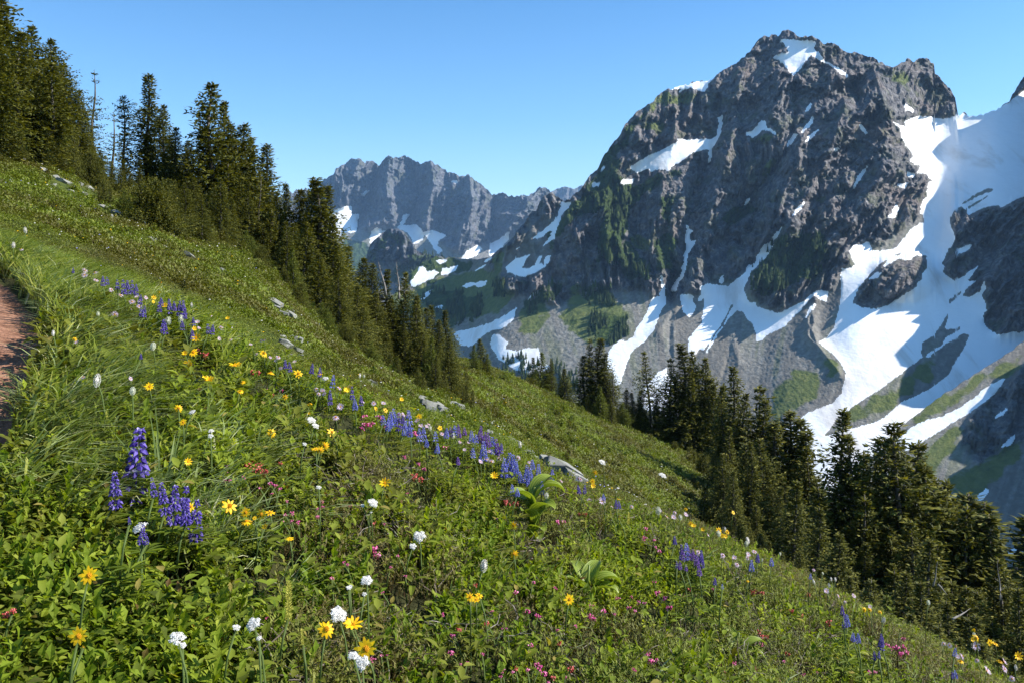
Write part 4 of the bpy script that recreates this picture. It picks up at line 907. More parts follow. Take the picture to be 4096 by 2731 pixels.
# firs on the right
RIGHT_T = [(533,356,95,'young',1.2,'leftmost small fir on the lower meadow skyline'),(541,351,92,'young',1.3,'pointed fir before the boulder field'),(552,357,92,'dense',.7,'double topped fir before the boulder field'),(565,367,84,'young',1.5,'broad conical fir left of the tall spire'),(560,378,86,'young',1.2,''),
 (584,354,86,'slim',1.4,'shorter fir touching the left of the tall spire'),(592,338,86,'sparse',.6,'pole thin dead topped fir beside the tall spire'),(598,337,86,'slim',1.5,'tall spire fir before the steep snow apron'),(606,352,85,'slim',1.4,'fir leaning on the right of the tall spire'),(613,366,84,'sparse',1.2,'open fir in front of the snow apron'),
 (600,385,82,'young',1.3,''),(588,392,82,'young',1.3,''),(612,398,80,'young',1.2,''),
 (626,388,86,'slim',1.3,'left one of the small dark trio'),(632,391,86,'slim',1.3,'middle one of the small dark trio'),(640,389,86,'slim',1.2,'right one of the small dark trio'),(645,412,86,'dense',.9,'dark fir with its shadow on the meadow'),(650.5,350,86,'sparse',1.0,'lollipop fir with a long bare trunk'),
 (640,395,86,'slim',1.3,'dark slim fir just left of the lollipop fir'),(656,392,86,'dense',.7,'low dark fir under the lollipop fir'),(671,358,86,'sparse',1.2,'leaning fir with open branches before the low snow patch'),(677,378,86,'dense',.8,''),(685,343,86,'slim',1.6,'tallest ragged fir left of the close pair'),(697,350,86,'dense',.8,'dead tipped fir right of the ragged one'),(706,357,86,'dense',.85,'full fir ending the ragged group'),
 (713,400,86,'young',1.2,''),(690,400,86,'dense',.9,''),(668,412,86,'dense',.9,''),(733,366,64,'dense',.85,'pointed fir starting the big right grove'),(724,384,62,'dense',.8,''),(742,392,62,'dense',.8,''),(754,386,60,'sparse',1.4,'flat branched brownish fir in the big right grove'),(765,398,60,'dense',.8,'tilted brownish fir in the big right grove'),(774,420,58,'slim',1.4,''),
 (788.5,409,60,'slim',1.2,'narrow fir with a needle tip before the lower snow'),(797.5,417,59,'slim',1.3,'second narrow fir before the lower snow'),(807,431,57,'slim',1.4,'third narrow fir before the lower snow'),(813,446,56,'dense',.7,'slim fir beside the snow gap'),
 (842,408,50,'dense',.85,'tall conical fir crossing the glacier foot'),(852,434,49,'dense',.8,'fir leaning into the tall conical one'),(866,452,50,'dense',.8,'lower fir between the two conical giants'),(881,437,52,'slim',1.3,'narrow left top of the right conical giant'),(896,422,49,'dense',.9,'right conical giant beneath the dirty snow strip'),(908,440,50,'dense',.8,'shoulder fir right of the right giant'),(917,463,50,'dense',.8,''),
 (926,478,51,'dense',.7,''),(936,489,50,'slim',1.5,'fir left of the shaded double top'),(946,480,50,'dense',.7,'fir against the shaded moraine'),(954,498,50,'dense',.75,''),(971.5,496,50,'slim',1.4,'first of three tops before the dark slope'),(977,503,50,'slim',1.4,'second of three tops before the dark slope'),(985,511,49,'slim',1.4,'third of three tops before the dark slope'),
 (995,540,48,'dense',.8,''),(1005,556,46,'dense',.8,''),(1023,514,50,'slim',1.5,'fir cut by the right edge'),(1040,520,50,'dense',.9,''),(1012,585,42,'dense',.8,''),(1035,560,44,'dense',.8,'')]
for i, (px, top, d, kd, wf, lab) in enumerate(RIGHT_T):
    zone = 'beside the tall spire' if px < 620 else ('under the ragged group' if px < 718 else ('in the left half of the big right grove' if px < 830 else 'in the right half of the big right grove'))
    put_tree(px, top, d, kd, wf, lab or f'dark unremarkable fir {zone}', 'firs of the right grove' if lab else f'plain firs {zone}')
GE = np.array([(718, 420), (733, 400), (760, 410), (790, 440), (815, 470), (842, 440), (866, 470), (896, 450), (930, 495), (975, 520), (1010, 560), (1060, 560)])
for i in range(72):
    px = 722 + 330 * ((i * .61803) % 1.0); d = trg.uniform(41, 58)
    top = np.interp(px, GE[:, 0], GE[:, 1]) + trg.uniform(6, 85) + (58 - d) * 2.6
    band = 'front edge' if d < 44 else 'crowded middle'; side = 'left' if px < 830 else ('centre' if px < 930 else 'right')
    kd = 'dense' if trg.uniform() < .75 else 'slim'
    put_tree(px, top, d, kd, trg.uniform(.75, .95) * (1.3 if kd == 'slim' else 1), f'dark fir filling the {band} of the right grove, {side} part', f'firs filling the {band} of the right grove, {side} part')
FRONT = [(793,478,40),(816,505,37),(839,530,33),(748,527,42),(759,530,40),(740,535,40),(770,538,38),(782,548,34),(800,548,32),(822,566,30),(850,572,30),(870,590,28),(892,592,30),(915,610,30),(936,622,30),(958,634,30),(980,640,30),(1000,654,30),(1020,660,28),(728,505,44),(902,570,34),(925,580,33),(950,600,32),(975,612,32)]
for i, (px, top, d) in enumerate(FRONT):
    put_tree(px, top, d, 'dense' if i % 3 else 'young', 1.0, f'{ordinal(i)} small fir along the front foot of the right grove', 'small firs along the front foot of the right grove', hmin=2.2)
SAP = [(186,283,17,'bush',.6,'dark cushion shaped fir alone on the near meadow'),(566,450,44,'bush',.7,'rusty sapling behind the grey boulder'),(560,455,43,'sparse',1.2,'thin brown sapling just left of the rusty one'),(520,425,58,'bush',.7,'low dark bush halfway up the lower meadow'),(533,437,55,'bush',.6,'round dark bush below the halfway bush'),(622,402,84,'bush',.7,'dark bush left of the small dark trio'),(600,424,78,'bush',.7,'dark bush at the meadow edge under the spire'),(655,438,74,'bush',.7,'bush left of the ragged group'),(690,446,76,'bush',.8,'brownish bush under the ragged group'),(703,452,70,'bush',.7,'green bush at the foot of the ragged group'),(668,458,66,'bush',.7,'brownish bush spreading on the meadow edge'),(645,436,78,'bush',.8,'dense bush under the lollipop fir'),(675,440,80,'bush',.8,'dark bush behind the curved trunk'),
 (604,470,40,'sparse',1.4,'spindly sapling on the meadow below the boulder'),(508,452,40,'bush',.5,'small dark bush above the rock spur'),(590,425,70,'bush',.7,'dark bush left under the spire')]
for (px, top, d, kd, wf, lab) in SAP:
    put_tree(px, top, d, kd, wf, lab, name='fir_shrub', hmin=.5)
# grey snags and fallen wood
def snag(name, p0, p1, d0, d1, r, lab, stubs=6, cat='snag'):
    a = np.array([(p0[0] - CX) / F * d0, d0, (HY - p0[1]) / F * d0]); b = np.array([(p1[0] - CX) / F * d1, d1, (HY - p1[1]) / F * d1])
    t = np.linspace(0, 1, 9)[:, None]; path = a + (b - a) * t + np.stack([.02 * np.sin(t[:, 0] * 5), 0 * t[:, 0], .02 * np.cos(t[:, 0] * 4)], 1) * np.linalg.norm(b - a)
    mb = MB(); mb.tube(path - a, r * (1.1 - t[:, 0]), 7)
    root = link(name, mb.mesh(name, MAT_DEAD), loc=a, label=lab, category=cat)
    for k in range(stubs):
        s_ = .25 + .7 * k / stubs; q = a + (b - a) * s_ - a; an = k * 2.4
        dr = np.array([math.cos(an), math.sin(an), .5]) * np.linalg.norm(b - a) * .14 * (1.2 - s_)
        m2 = MB(); m2.tube([q, q + dr * .6, q + dr + np.array([0, 0, .03])], [r * .35, r * .22, r * .06], 5); link('branch_stub', m2.mesh('branch_stub', MAT_DEAD), root)
snag('snag', (386, 296), (379, 261), 47, 47, .07, 'leaning grey snag above the left tree belt', 7)
snag('snag', (399, 300), (397, 261), 47, 47, .06, 'upright grey snag right of the leaning one', 7)
snag('snag', (684, 446), (690, 428), 84, 84, .10, 'curved pale trunk under the ragged group', 3)
snag('snag', (933, 586), (938, 560), 33, 33, .035, 'bent grey trunk in the right grove', 3)
snag('snag', (1000, 600), (998, 560), 33, 33, .035, 'straight pale trunk near the right edge of the grove', 3)
snag('fallen_log', (952, 619), (971, 607), 27, 27.5, .035, 'fallen grey log leaning in the right grove', 2, 'log')
snag('fallen_log', (938, 584), (948, 594), 27, 27, .035, 'thin broken branch hanging in the right grove', 2, 'log')
for (a_, b_, lab) in (((622, 485), (640, 491), 'long bleached fallen branch on the lower meadow'), ((632, 489), (654, 495), 'bleached branch overlapping the long fallen one')):
    da = dist_for_row(a_[0], a_[1], 30) ; db = dist_for_row(b_[0], b_[1], 30)
    snag('fallen_branch', (a_[0], a_[1] - 1.5), (b_[0], b_[1] - 1.5), da, db, .05, lab, 4, 'branch')
# ------------------------------------------------------------------ where every flower and rock of the photo stands
frg0 = np.random.default_rng(56)
ITEMS = {}
def collect(kind, k, pts):
    for p in pts:
        (x, y), r = tr(k, [p[:2]])[0][:2], p[2:]
        ITEMS.setdefault(kind, []).append((x, y, r[0] * .14894) + tuple(r[1:]))
collect('lupin', 'Q', [(905,-120,460),(775,160,225),(1035,190,120),(1110,228,200),(1165,250,240),(1215,258,260),(1245,330,190),(1310,338,260),(870,450,45),(945,512,135),(985,560,70)])
collect('lupin', 'P', [(490,285,35),(690,345,60),(720,350,50),(790,370,60),(830,370,90),(860,375,90),(890,375,90),(915,400,70),(940,470,60),(1085,490,60),(1070,520,60),(1140,500,90),(1170,515,70),(1200,515,90),(1235,510,100),(950,550,60),(965,545,70),(1240,565,60),(1090,640,80),(1110,635,90),(1225,640,60),(1300,620,50),(1400,665,60),(1425,670,60),(1290,700,60),(1915,905,60),(1945,920,60),(2090,930,70),(2145,955,60),(2230,1005,80),(2215,1110,90),(945,860,40)])
collect('lupin', 'E', [(350,580,80),(370,660,70),(410,640,60),(600,750,100),(630,730,110),(660,760,110),(700,810,90),(735,740,120),(740,830,80),(800,860,80),(830,850,90),(850,930,50),(910,880,60),(920,960,60),(980,860,60),(1010,850,60),(1040,840,60),(1065,835,80),(1105,850,50),(1150,875,70),(1205,845,100),(1235,885,90),(1262,890,90),(1230,950,120),(1300,920,110),(1330,930,100),(1060,1050,50),(1160,990,60),(1370,1060,120),(1400,1030,150),(1430,1040,130),(1450,1080,80),(1520,1110,110),(1540,1130,110),(1560,1070,60),(1600,1100,80),(1590,1205,80),(1620,1215,80),(1690,1135,70),(1430,1235,70),(1460,1260,50),(1875,1240,60),(1910,1240,50),(560,770,60),(590,800,70),(690,770,80),(1180,900,70),(1480,1150,70),(1350,960,60)])
collect('lupin', 'R', [(1870,295,40),(1955,340,50),(1975,345,50)])
collect('lupin', 'S', [(5,580,60),(50,640,90),(80,630,100),(105,650,90),(150,690,90),(175,680,110),(190,710,90),(170,760,80),(40,750,50),(20,750,40),(80,770,40),(520,740,70),(560,700,60),(655,725,50),(915,830,35),(1130,1050,60),(1145,1100,90),(1165,1110,70),(1200,1230,50),(1235,1235,55),(1385,1240,90),(1400,1260,80),(1345,1355,50),(1375,1350,45),(1890,1480,50),(1870,1490,40),(1885,1330,50),(325,900,30),(275,860,50),(65,670,70),(130,670,70)])
collect('arnica', 'P', [(1083,387,30),(1070,453,28),(1030,487,30),(1030,515,22),(1105,540,34),(1527,625,24),(1300,695,30),(1315,757,55),(1297,850,52),(1240,857,32),(1257,920,40),(1278,935,40),(1575,940,65),(1380,1015,50),(1405,1035,50),(1415,1050,40),(1003,1080,50),(1628,1048,36),(1615,1108,36),(1820,985,40),(2003,993,52),(2148,993,34),(1772,855,50),(1200,1225,45),(1230,1320,42),(2325,1103,32),(2080,1195,30),(2077,1260,18),(1915,1150,34),(1827,1392,50),(2228,1387,55),(2120,1500,50),(2148,1505,45),(2180,1475,50),(500,765,28)])
collect('arnica', 'Q', [(1258,80,45),(1543,375,84),(1650,418,55),(1655,475,65),(1710,457,25),(1755,432,62),(1815,420,58),(1780,513,35),(1948,597,45),(598,843,98),(528,1250,98),(560,1325,30),(2193,1200,92),(2345,1160,60),(1280,380,50)])
collect('arnica', 'R', [(400,222,60),(1135,173,45),(1265,507,50),(1268,697,50),(975,985,50),(1015,1005,60),(1035,975,45),(1640,1003,60),(187,1173,95),(275,1335,115),(1812,152,35),(1797,210,32),(1797,240,32),(1758,213,15),(1970,330,18)])
collect('arnica', 'S', [(80,397,22),(398,420,24),(113,495,30),(130,510,30),(192,532,25),(302,538,38),(360,548,28),(325,575,30),(345,580,26),(2015,1210,24),(1280,1072,28),(1315,1075,26),(1385,1088,22),(2030,1262,40),(2000,1270,32),(2120,1292,38),(2155,1298,38),(2307,1383,50),(2190,1415,34),(1925,1415,34),(497,880,16)])
collect('arnica', 'E', [(310,598,34),(515,725,30),(575,735,30),(800,778,36),(940,855,30),(1530,1125,30),(680,663,26)])
collect('valerian', 'Q', [(1190,1265,115),(1225,1315,62),(1705,1172,115),(1587,1192,54),(1740,1265,42),(2270,1108,130),(940,528,110),(2140,252,38),(2340,925,34)])
collect('valerian', 'R', [(320,357,78),(253,373,28),(310,420,20),(635,583,98),(590,648,55),(280,880,92),(167,923,48),(265,968,36),(190,1385,84),(250,1430,115),(1860,83,50),(2265,173,58),(1967,257,22)])
collect('valerian', 'P', [(2090,1310,70),(2118,1345,50),(1290,1255,50),(1418,1380,40),(1415,1413,40),(2045,1467,30),(2185,1030,50)])
collect('bistort', 'P', [(1027,812,32),(652,1040,42),(890,1110,34),(170,35,20),(658,598,20),(357,723,18),(1287,535,15),(1130,643,34),(1215,628,30),(90,135,20)])
collect('bistort', 'R', [(1067,778,42),(2237,408,32),(1487,305,24)])
collect('bistort', 'S', [(300,560,24),(495,605,20),(486,628,22),(43,452,22),(712,697,14),(998,828,12),(1055,866,13),(1083,868,13),(938,884,15),(1041,907,14),(592,737,13),(1708,1023,20),(1408,1142,22),(2015,1240,20),(2295,1460,18),(343,530,13)])
collect('bistort', 'E', [(873,858,20),(1027,905,24),(1477,965,22),(1290,820,13),(402,502,14),(430,508,13)])
collect('fleabane', 'P', [(570,305,45),(567,335,40),(635,317,40),(645,370,36),(750,432,34),(808,470,45),(770,600,48),(887,515,45),(945,510,40),(980,487,30),(918,482,30),(935,545,36),(880,560,22),(1425,612,24),(1325,650,34),(1335,690,26),(1280,665,28),(1485,687,34),(1550,685,26),(1470,760,28),(1547,765,26),(1625,765,28),(1683,800,26),(1755,775,24),(1775,770,24),(1720,860,22),(1815,885,24),(1870,880,36),(1947,870,36),(1853,905,24),(1885,958,28),(1978,915,26),(2280,1085,40),(2285,1215,46),(2255,1285,44),(2125,1098,34),(2165,1105,34),(2140,1130,28),(2180,1130,34),(875,1027,32),(140,160,30),(560,1015,30),(515,785,30)])
collect('fleabane', 'E', [(155,610,40),(420,680,34),(495,690,34),(560,690,36),(660,765,40),(690,765,36),(715,770,36),(670,830,32),(790,805,40),(810,835,34),(850,845,30),(865,830,24),(955,895,34),(1130,950,26),(1105,1000,26),(1075,945,26),(1270,1010,30),(1210,1080,36),(1250,1065,44),(1285,1080,38),(1335,1060,32),(1465,1055,34),(1540,1085,28),(1640,1225,36),(1755,1210,28),(1870,1195,40),(1885,1198,30),(1655,1305,30),(2028,1345,50),(2095,1380,26),(2225,1382,28),(1940,1340,34)])
collect('fleabane', 'R', [(2245,405,30),(2295,448,36),(2340,450,36)])
collect('fleabane', 'S', [(5,420,26),(78,433,34),(225,570,30),(330,705,36),(405,722,34),(425,767,34),(497,700,34),(497,722,30),(540,683,36),(165,683,34),(940,803,22),(1022,945,36),(1108,980,36),(1208,978,34),(1315,1050,28),(1150,1020,20),(1522,1205,20),(1810,1300,30),(1850,1312,36),(1895,1315,34),(1940,1382,40),(2025,1315,55),(1905,1385,30),(2215,1420,46),(2220,1470,50),(2270,1535,40),(2035,1412,28),(2100,1480,60)])
collect('heather', 'Q', [(1520,110,30),(1525,160,30),(1510,205,28),(1545,205,28),(1635,185,32),(1660,110,60,1),(1700,95,60,1),(1740,110,60,1),(1775,150,60,1),(1720,130,60,1),(1885,90,40,1),(1745,257,26),(1815,225,40),(1850,240,36),(1880,265,32),(1825,295,26),(2160,345,34),(2170,380,26),(2140,400,26),(2133,450,32),(1915,437,34),(1960,425,36),(1900,480,22),(1960,480,28),(2000,490,40),(2228,863,36),(2310,755,20),(2335,770,26),(1690,1080,20),(1790,1130,26),(40,1110,60,1),(90,1080,50,1),(1925,345,25)])
collect('heather', 'R', [(330,670,90),(350,705,70),(488,712,28),(152,770,26),(125,755,24),(443,790,26),(45,862,36),(540,850,30),(385,957,26),(665,130,34),(627,95,30),(600,180,60,1),(640,200,50,1),(550,295,25),(325,490,40,1),(400,498,20),(1215,350,40,1),(1230,370,40,1),(1280,360,50,1),(1155,462,18),(1400,888,30),(1280,955,44),(1545,930,34),(1358,1080,50),(1125,1085,34),(785,1105,40),(1220,1200,20),(1190,1200,18),(1430,1118,50),(860,1250,50),(845,1360,50),(1055,1372,32),(910,1437,22),(957,1427,26),(320,1410,50),(378,1380,30),(415,1378,22),(310,1262,46),(1380,1310,44),(1785,1050,50),(1790,1130,70),(1870,1080,44),(1940,1105,30),(2040,1060,36),(2080,1080,36),(2060,990,32),(1965,1000,44),(2110,1025,44),(2145,1030,34),(2210,880,36),(2230,960,44),(2285,1000,44),(2310,1060,50),(1680,1183,32),(1560,1210,26),(1570,1300,50,1),(1440,1470,60),(1470,1500,50),(1420,1440,40),(1360,1475,36),(1190,1480,44),(1180,1525,30),(1280,1470,40,1),(1260,1490,30),(1650,1470,50,1),(1610,1525,34),(1530,1530,40,1),(2190,1420,60),(2170,1380,50),(2230,1410,30),(2075,1480,40),(1500,1560,30),(1710,430,36,1),(1745,430,40,1),(2145,595,44),(2150,530,36),(2210,605,28),(2245,680,36),(2220,655,26),(1560,485,40),(1600,480,40),(1085,1165,40,1),(900,1210,50,1),(1010,910,36,1)])
collect('heather', 'S', [(5,975,24),(40,975,26),(60,985,26),(80,990,26),(105,935,34,1),(530,955,50,1),(560,955,40,1),(595,960,34,1),(260,935,24),(575,1215,36,1),(580,1250,50,1),(620,1255,44,1),(585,1305,34),(790,1080,36,1),(855,1110,30,1),(900,975,40,1),(1495,1325,50),(1540,1325,44),(1525,1370,60),(1560,1360,40),(1540,1270,36),(408,1440,46),(870,1510,30),(700,1540,34),(340,1490,24),(1310,1490,44),(1350,1490,40),(740,1420,30),(963,1495,20),(1430,1310,44),(1460,1330,40),(1040,1160,50,1),(760,1370,40,1)])
collect('heather', 'E', [(430,790,60),(440,830,60),(485,830,50),(520,790,60),(415,860,44),(580,850,40),(545,800,50),(735,885,60),(760,885,50),(790,905,40),(985,970,34),(975,990,44),(700,1050,30),(795,1100,26),(830,1130,30),(145,1350,34),(155,1385,28),(125,1395,34),(120,1450,34),(340,1385,40,1)])
collect('heather', 'P', [(1250,820,34,1),(1330,845,50,1),(1380,870,50,1),(1700,985,50,1),(1730,990,40,1),(1890,1110,34),(1800,1100,30),(1940,1150,40),(1820,1140,40,1),(2260,1385,24)])
collect('lousewort', 'Q', [(1935,885,270),(2035,1205,115)])
collect('lousewort', 'R', [(1920,405,50),(1980,440,40),(2035,420,85),(1750,470,60)])
H0 = dict(lupin=.27, arnica=.20, valerian=.24, bistort=.22, fleabane=.19, heather=.13, lousewort=.24)
SPOTS = {k: [find_spot(it[0], it[1], H0[k] * frg0.uniform(.9, 1.15) * (1.25 if it[1] > 560 and k != 'heather' else 1.0)) for it in v] for k, v in ITEMS.items()}
RK = []
def rk(k, pts, what):
    for p in pts:
        x, y = tr(k, [p[:2]])[0]; RK.append((x, y, p[2] * TR[k][2], what))
rk('A', [(20,960,34),(40,1000,64),(60,1040,50),(110,1070,50),(190,1000,60),(230,1030,40),(265,1030,24),(300,1140,50)], 'in the rock line under the corner firs')
rk('A', [(380,1190,60),(430,1220,70),(360,1240,36),(480,1280,40),(590,1220,40),(600,1255,50),(545,1235,40),(560,1290,40)], 'in the grey rib on the upper meadow')
rk('A', [(650,1340,40),(690,1380,50),(770,1425,60),(800,1420,40),(740,1440,40)], 'at the upper belt foot')
rk('P', [(1265,205,64),(1020,90,50),(1110,140,40),(1235,155,20),(1495,300,40),(1070,205,24),(835,340,30),(1450,330,20)], 'alone on the upper meadow')
rk('P', [(1820,485,22),(1855,522,80),(1850,550,60),(1905,590,64),(1950,600,74),(1960,570,34),(1940,670,34),(1800,590,24)], 'in the upper belt foot heap')
rk('P', [(1985,765,90),(1920,790,90),(2000,830,60),(2045,815,44),(2020,870,44),(1955,750,60),(1900,740,36)], 'in the pale rock heap above the brow')
rk('P', [(2130,850,40),(2280,900,44),(2220,910,24),(2285,940,24),(2170,860,30),(2100,830,26),(2310,915,34)], 'right of the pale heap')
rk('E', [(385,465,54),(430,500,44),(470,530,34),(500,550,44),(540,570,26),(275,390,44),(270,440,22)], 'left of the spur slab row')
rk('E', [(720,600,60),(770,625,64),(820,660,84),(850,690,94),(870,720,64),(930,700,94),(960,730,74),(985,740,44),(1060,705,74),(1080,720,54),(1030,690,44),(1000,775,40),(780,660,50)], 'in the spur slab row')
rk('E', [(1190,800,60),(1220,815,64),(1260,840,54),(1300,860,54),(1370,880,34),(1270,885,40)], 'on the narrowing spur')
rk('E', [(1410,920,54),(1450,945,54),(1500,985,54),(1530,1010,54),(1590,1050,50),(1480,960,40)], 'just above the grey boulder')
HELLS = [(533, 545, 45), (588, 610, 36), (738, 668, 22)]
CLEAR = []          # (column, distance, half width px, depth in front, behind): no leaves right before a flower head or stone
for k_, its in ITEMS.items():
    for it, (d_, g_) in zip(its, SPOTS[k_]): CLEAR.append((it[0], d_, it[2] * (.5 if k_ in ('lupin', 'lousewort') else .8) * (.35 if k_ in ('lupin', 'lousewort') else 1) + 2.5, (.15 if it[2] > 8 else .08) + .04 * d_, .02))
for (x, y, w, what) in RK: CLEAR.append((x, dist_for_row(x, y + 2, 9.5), w * .5, .8 + .03 * dist_for_row(x, y + 2, 9.5), .2))
for (x, y, w) in HELLS: CLEAR.append((x, dist_for_row(x, y, 2.0, 9.0), w * .5, .22, .02))
CLEAR = np.array(CLEAR)
def uncluttered(px, d):
    ok = np.ones(len(px), bool)
    for (cx, cd, hw, f_, b_) in CLEAR: ok &= ~((np.abs(px - cx) < hw) & (d > cd - f_) & (d < cd + b_))
    return ok
# ------------------------------------------------------------------ ground cover (uncountable: each kind is one object)
prg = np.random.default_rng(2024)
def rotz(a):
    c, s_ = math.cos(a), math.sin(a); return np.array([[c, -s_, 0], [s_, c, 0], [0, 0, 1.]])
def rotx(a):
    c, s_ = math.cos(a), math.sin(a); return np.array([[1., 0, 0], [0, c, -s_], [0, s_, c]])
def leaf8(L, W, fold=.25, curl=.25):
    V = np.array([[0, 0, 0], [-.8 * W, .33 * L, fold * W], [0, .33 * L, 0], [.8 * W, .33 * L, fold * W], [-.75 * W, .64 * L, fold * W], [0, .66 * L, 0], [.75 * W, .64 * L, fold * W], [0, L, 0]])
    V[:, 2] -= curl * V[:, 1] ** 2 / L
    return V, np.array([[0, 2, 1], [0, 3, 2], [1, 5, 4], [1, 2, 5], [2, 6, 5], [2, 3, 6], [4, 5, 7], [5, 6, 7]])
def leaf4(L, W, fold=.3):
    V = np.array([[0, 0, 0], [-W, .5 * L, fold * W], [0, L, -.1 * L], [W, .5 * L, fold * W], [0, .5 * L, 0]])
    return V, np.array([[0, 4, 1], [1, 4, 2], [0, 3, 4], [4, 3, 2]])
class PB:
    def __init__(s): s.V = []; s.F = []; s.v = []; s.n = 0
    def add(s, V, Fc, var): s.V.append(V); s.F.append(np.asarray(Fc) + s.n); s.v.append(np.full(len(V), var)); s.n += len(V)
    def stem(s, a, b, r, var):
        a = np.array(a); b = np.array(b); V = np.array([a + [r, 0, 0], a - [r, 0, 0], b, a + [0, r, 0], a - [0, r, 0]]); s.add(V, [[0, 2, 1], [3, 2, 4]], var)
    def done(s): return np.concatenate(s.V), np.concatenate(s.F), np.concatenate(s.v)
def p_herb(rg, n=20, L=.040, H=.17):
    b = PB()
    for k in range(3):
        a = rg.uniform(0, 6.28); r = rg.uniform(0, .05); tx, ty = r * math.cos(a), r * math.sin(a); hh = H * rg.uniform(.6, 1)
        top = np.array([tx * 2, ty * 2, hh]); b.stem([tx, ty, -.02], top, .003, .35)
        for j in range(n // 3 + 1):
            t = .3 + .7 * (j + rg.uniform()) / (n // 3 + 1); az = rg.uniform(0, 6.28); l = L * rg.uniform(.45, 1.3)
            V, Fc = leaf8(l, l * rg.uniform(.24, .36), .3, rg.uniform(.1, .6)); V = V @ (rotz(az) @ rotx(rg.uniform(-.3, 1.25)) @ rotz(0)).T
            b.add(V + np.array([tx * (1 + t), ty * (1 + t), hh * t]), Fc, float(np.clip(rg.normal(.55, .2), 0, 1)))
    return b.done()
def p_shrub(rg, n=24, L=.027, H=.13):
    b = PB()
    for k in range(4):
        a = rg.uniform(0, 6.28); r = rg.uniform(.01, .07); tx, ty = r * math.cos(a), r * math.sin(a); hh = H * rg.uniform(.5, 1)
        b.stem([tx * .4, ty * .4, -.02], [tx, ty, hh], .0022, .1)
        for j in range(n // 4 + 1):
            t = .35 + .65 * (j + rg.uniform()) / (n // 4 + 1); az = rg.uniform(0, 6.28); l = L * rg.uniform(.6, 1.3)
            V, Fc = leaf4(l, l * rg.uniform(.2, .32)); V = V @ (rotz(az) @ rotx(rg.uniform(.1, 1.4))).T
            b.add(V + np.array([tx * (.4 + .6 * t), ty * (.4 + .6 * t), hh * t]), Fc, float(np.clip(rg.normal(.55, .22), 0, 1)))
    return b.done()
def p_heather(rg, H=.13):
    b = PB()
    for k in range(6):
        a = rg.uniform(0, 6.28); r = rg.uniform(.01, .08); bx, by = r * math.cos(a), r * math.sin(a); hh = H * rg.uniform(.6, 1.1)
        tip = np.array([bx * 1.5, by * 1.5, hh]); base = np.array([bx * .3, by * .3, -.01]); b.stem(base, tip, .002, .0)
        for j in range(16):
            t = .3 + .7 * j / 16; p = base + (tip - base) * t; az = rg.uniform(0, 6.28); l = rg.uniform(.008, .016)
            d = np.array([math.cos(az), math.sin(az), rg.uniform(.3, 1.2)]); d /= np.linalg.norm(d); s_ = np.cross(d, [0, 0, 1.]); s_ /= np.linalg.norm(s_)
            b.add(np.array([p - s_ * .0022, p + d * l, p + s_ * .0022]), [[0, 1, 2]], float(np.clip(.35 + .4 * t + rg.normal(0, .12), 0, 1)))
    return b.done()
def p_twigs(rg):
    b = PB()
    for k in range(7):
        a = rg.uniform(0, 6.28); p = np.array([rg.normal(0, .03), rg.normal(0, .03), .01])
        for j in range(4):
            q = p + np.array([math.cos(a) * .035, math.sin(a) * .035, rg.uniform(.0, .03)]); w = .0024 * (1 - j * .2)
            n_ = np.array([-math.sin(a), math.cos(a), 0]) * w
            b.add(np.array([p - n_, p + n_, q + n_, q - n_, (p + q) / 2 + [0, 0, w * 1.5]]), [[0, 1, 4], [1, 2, 4], [2, 3, 4], [3, 0, 4]], float(rg.uniform())); p = q; a += rg.normal(0, .45)
    return b.done()
def p_grass(rg, n=16, L=.36, bendx=.75):
    b = PB()
    for k in range(n):
        a = rg.uniform(0, 6.28); r = rg.uniform(0, .05); p = np.array([r * math.cos(a), r * math.sin(a), -.02]); l = L * rg.uniform(.5, 1.1); w = rg.uniform(.0026, .0056)
        dr = np.array([math.cos(a) * .35 + bendx, math.sin(a) * .35 - .15, 0]); pts = []
        for t in (0, .35, .7, 1.0): pts.append(p + np.array([0, 0, l * (t - .42 * t * t)]) + dr * l * .75 * t ** 1.8)
        s_ = np.array([-dr[1], dr[0], 0]); s_ /= np.linalg.norm(s_) + 1e-9; s_ = s_ * .8 + np.array([.4, 0, 0])
        V = np.array([pts[0] - s_ * w, pts[0] + s_ * w, pts[1] - s_ * w, pts[1] + s_ * w, pts[2] - s_ * w * .7, pts[2] + s_ * w * .7, pts[3]])
        b.add(V, [[0, 1, 3], [0, 3, 2], [2, 3, 5], [2, 5, 4], [4, 5, 6]], float(np.clip(rg.normal(.5, .25), 0, 1)))
    return b.done()
def p_palm(rg, n=5, H=.2, L=.05):
    b = PB()
    for k in range(n):
        a = rg.uniform(0, 6.28); r = rg.uniform(.02, .10); c = np.array([r * math.cos(a), r * math.sin(a), H * rg.uniform(.5, 1)]); b.stem([c[0] * .2, c[1] * .2, -.02], c, .002, .3)
        R_ = rotz(rg.uniform(0, 6.28)) @ rotx(rg.uniform(-.5, .5)); vv = float(np.clip(rg.normal(.45, .15), 0, 1))
        for j in range(7):
            l = L * rg.uniform(.8, 1.1); V, Fc = leaf4(l, l * .15, .5); V = V @ (R_ @ rotz(j * .9) @ rotx(.25)).T; b.add(V + c, Fc, vv)
    return b.done()
def p_tuft(rg, n=14, L=.10, H=.16, W=.3):
    b = PB()
    for k in range(n):
        a = rg.uniform(0, 6.28); r = .16 * math.sqrt(rg.uniform()); l = L * rg.uniform(.6, 1.3)
        V, Fc = leaf4(l, l * W); V = V @ (rotz(rg.uniform(0, 6.28)) @ rotx(rg.uniform(-.2, 1.2))).T
        b.add(V + np.array([r * math.cos(a), r * math.sin(a), H * rg.uniform(.0, 1) * (1 - r * 3)]), Fc, float(np.clip(rg.normal(.5, .22), 0, 1)))
    return b.done()
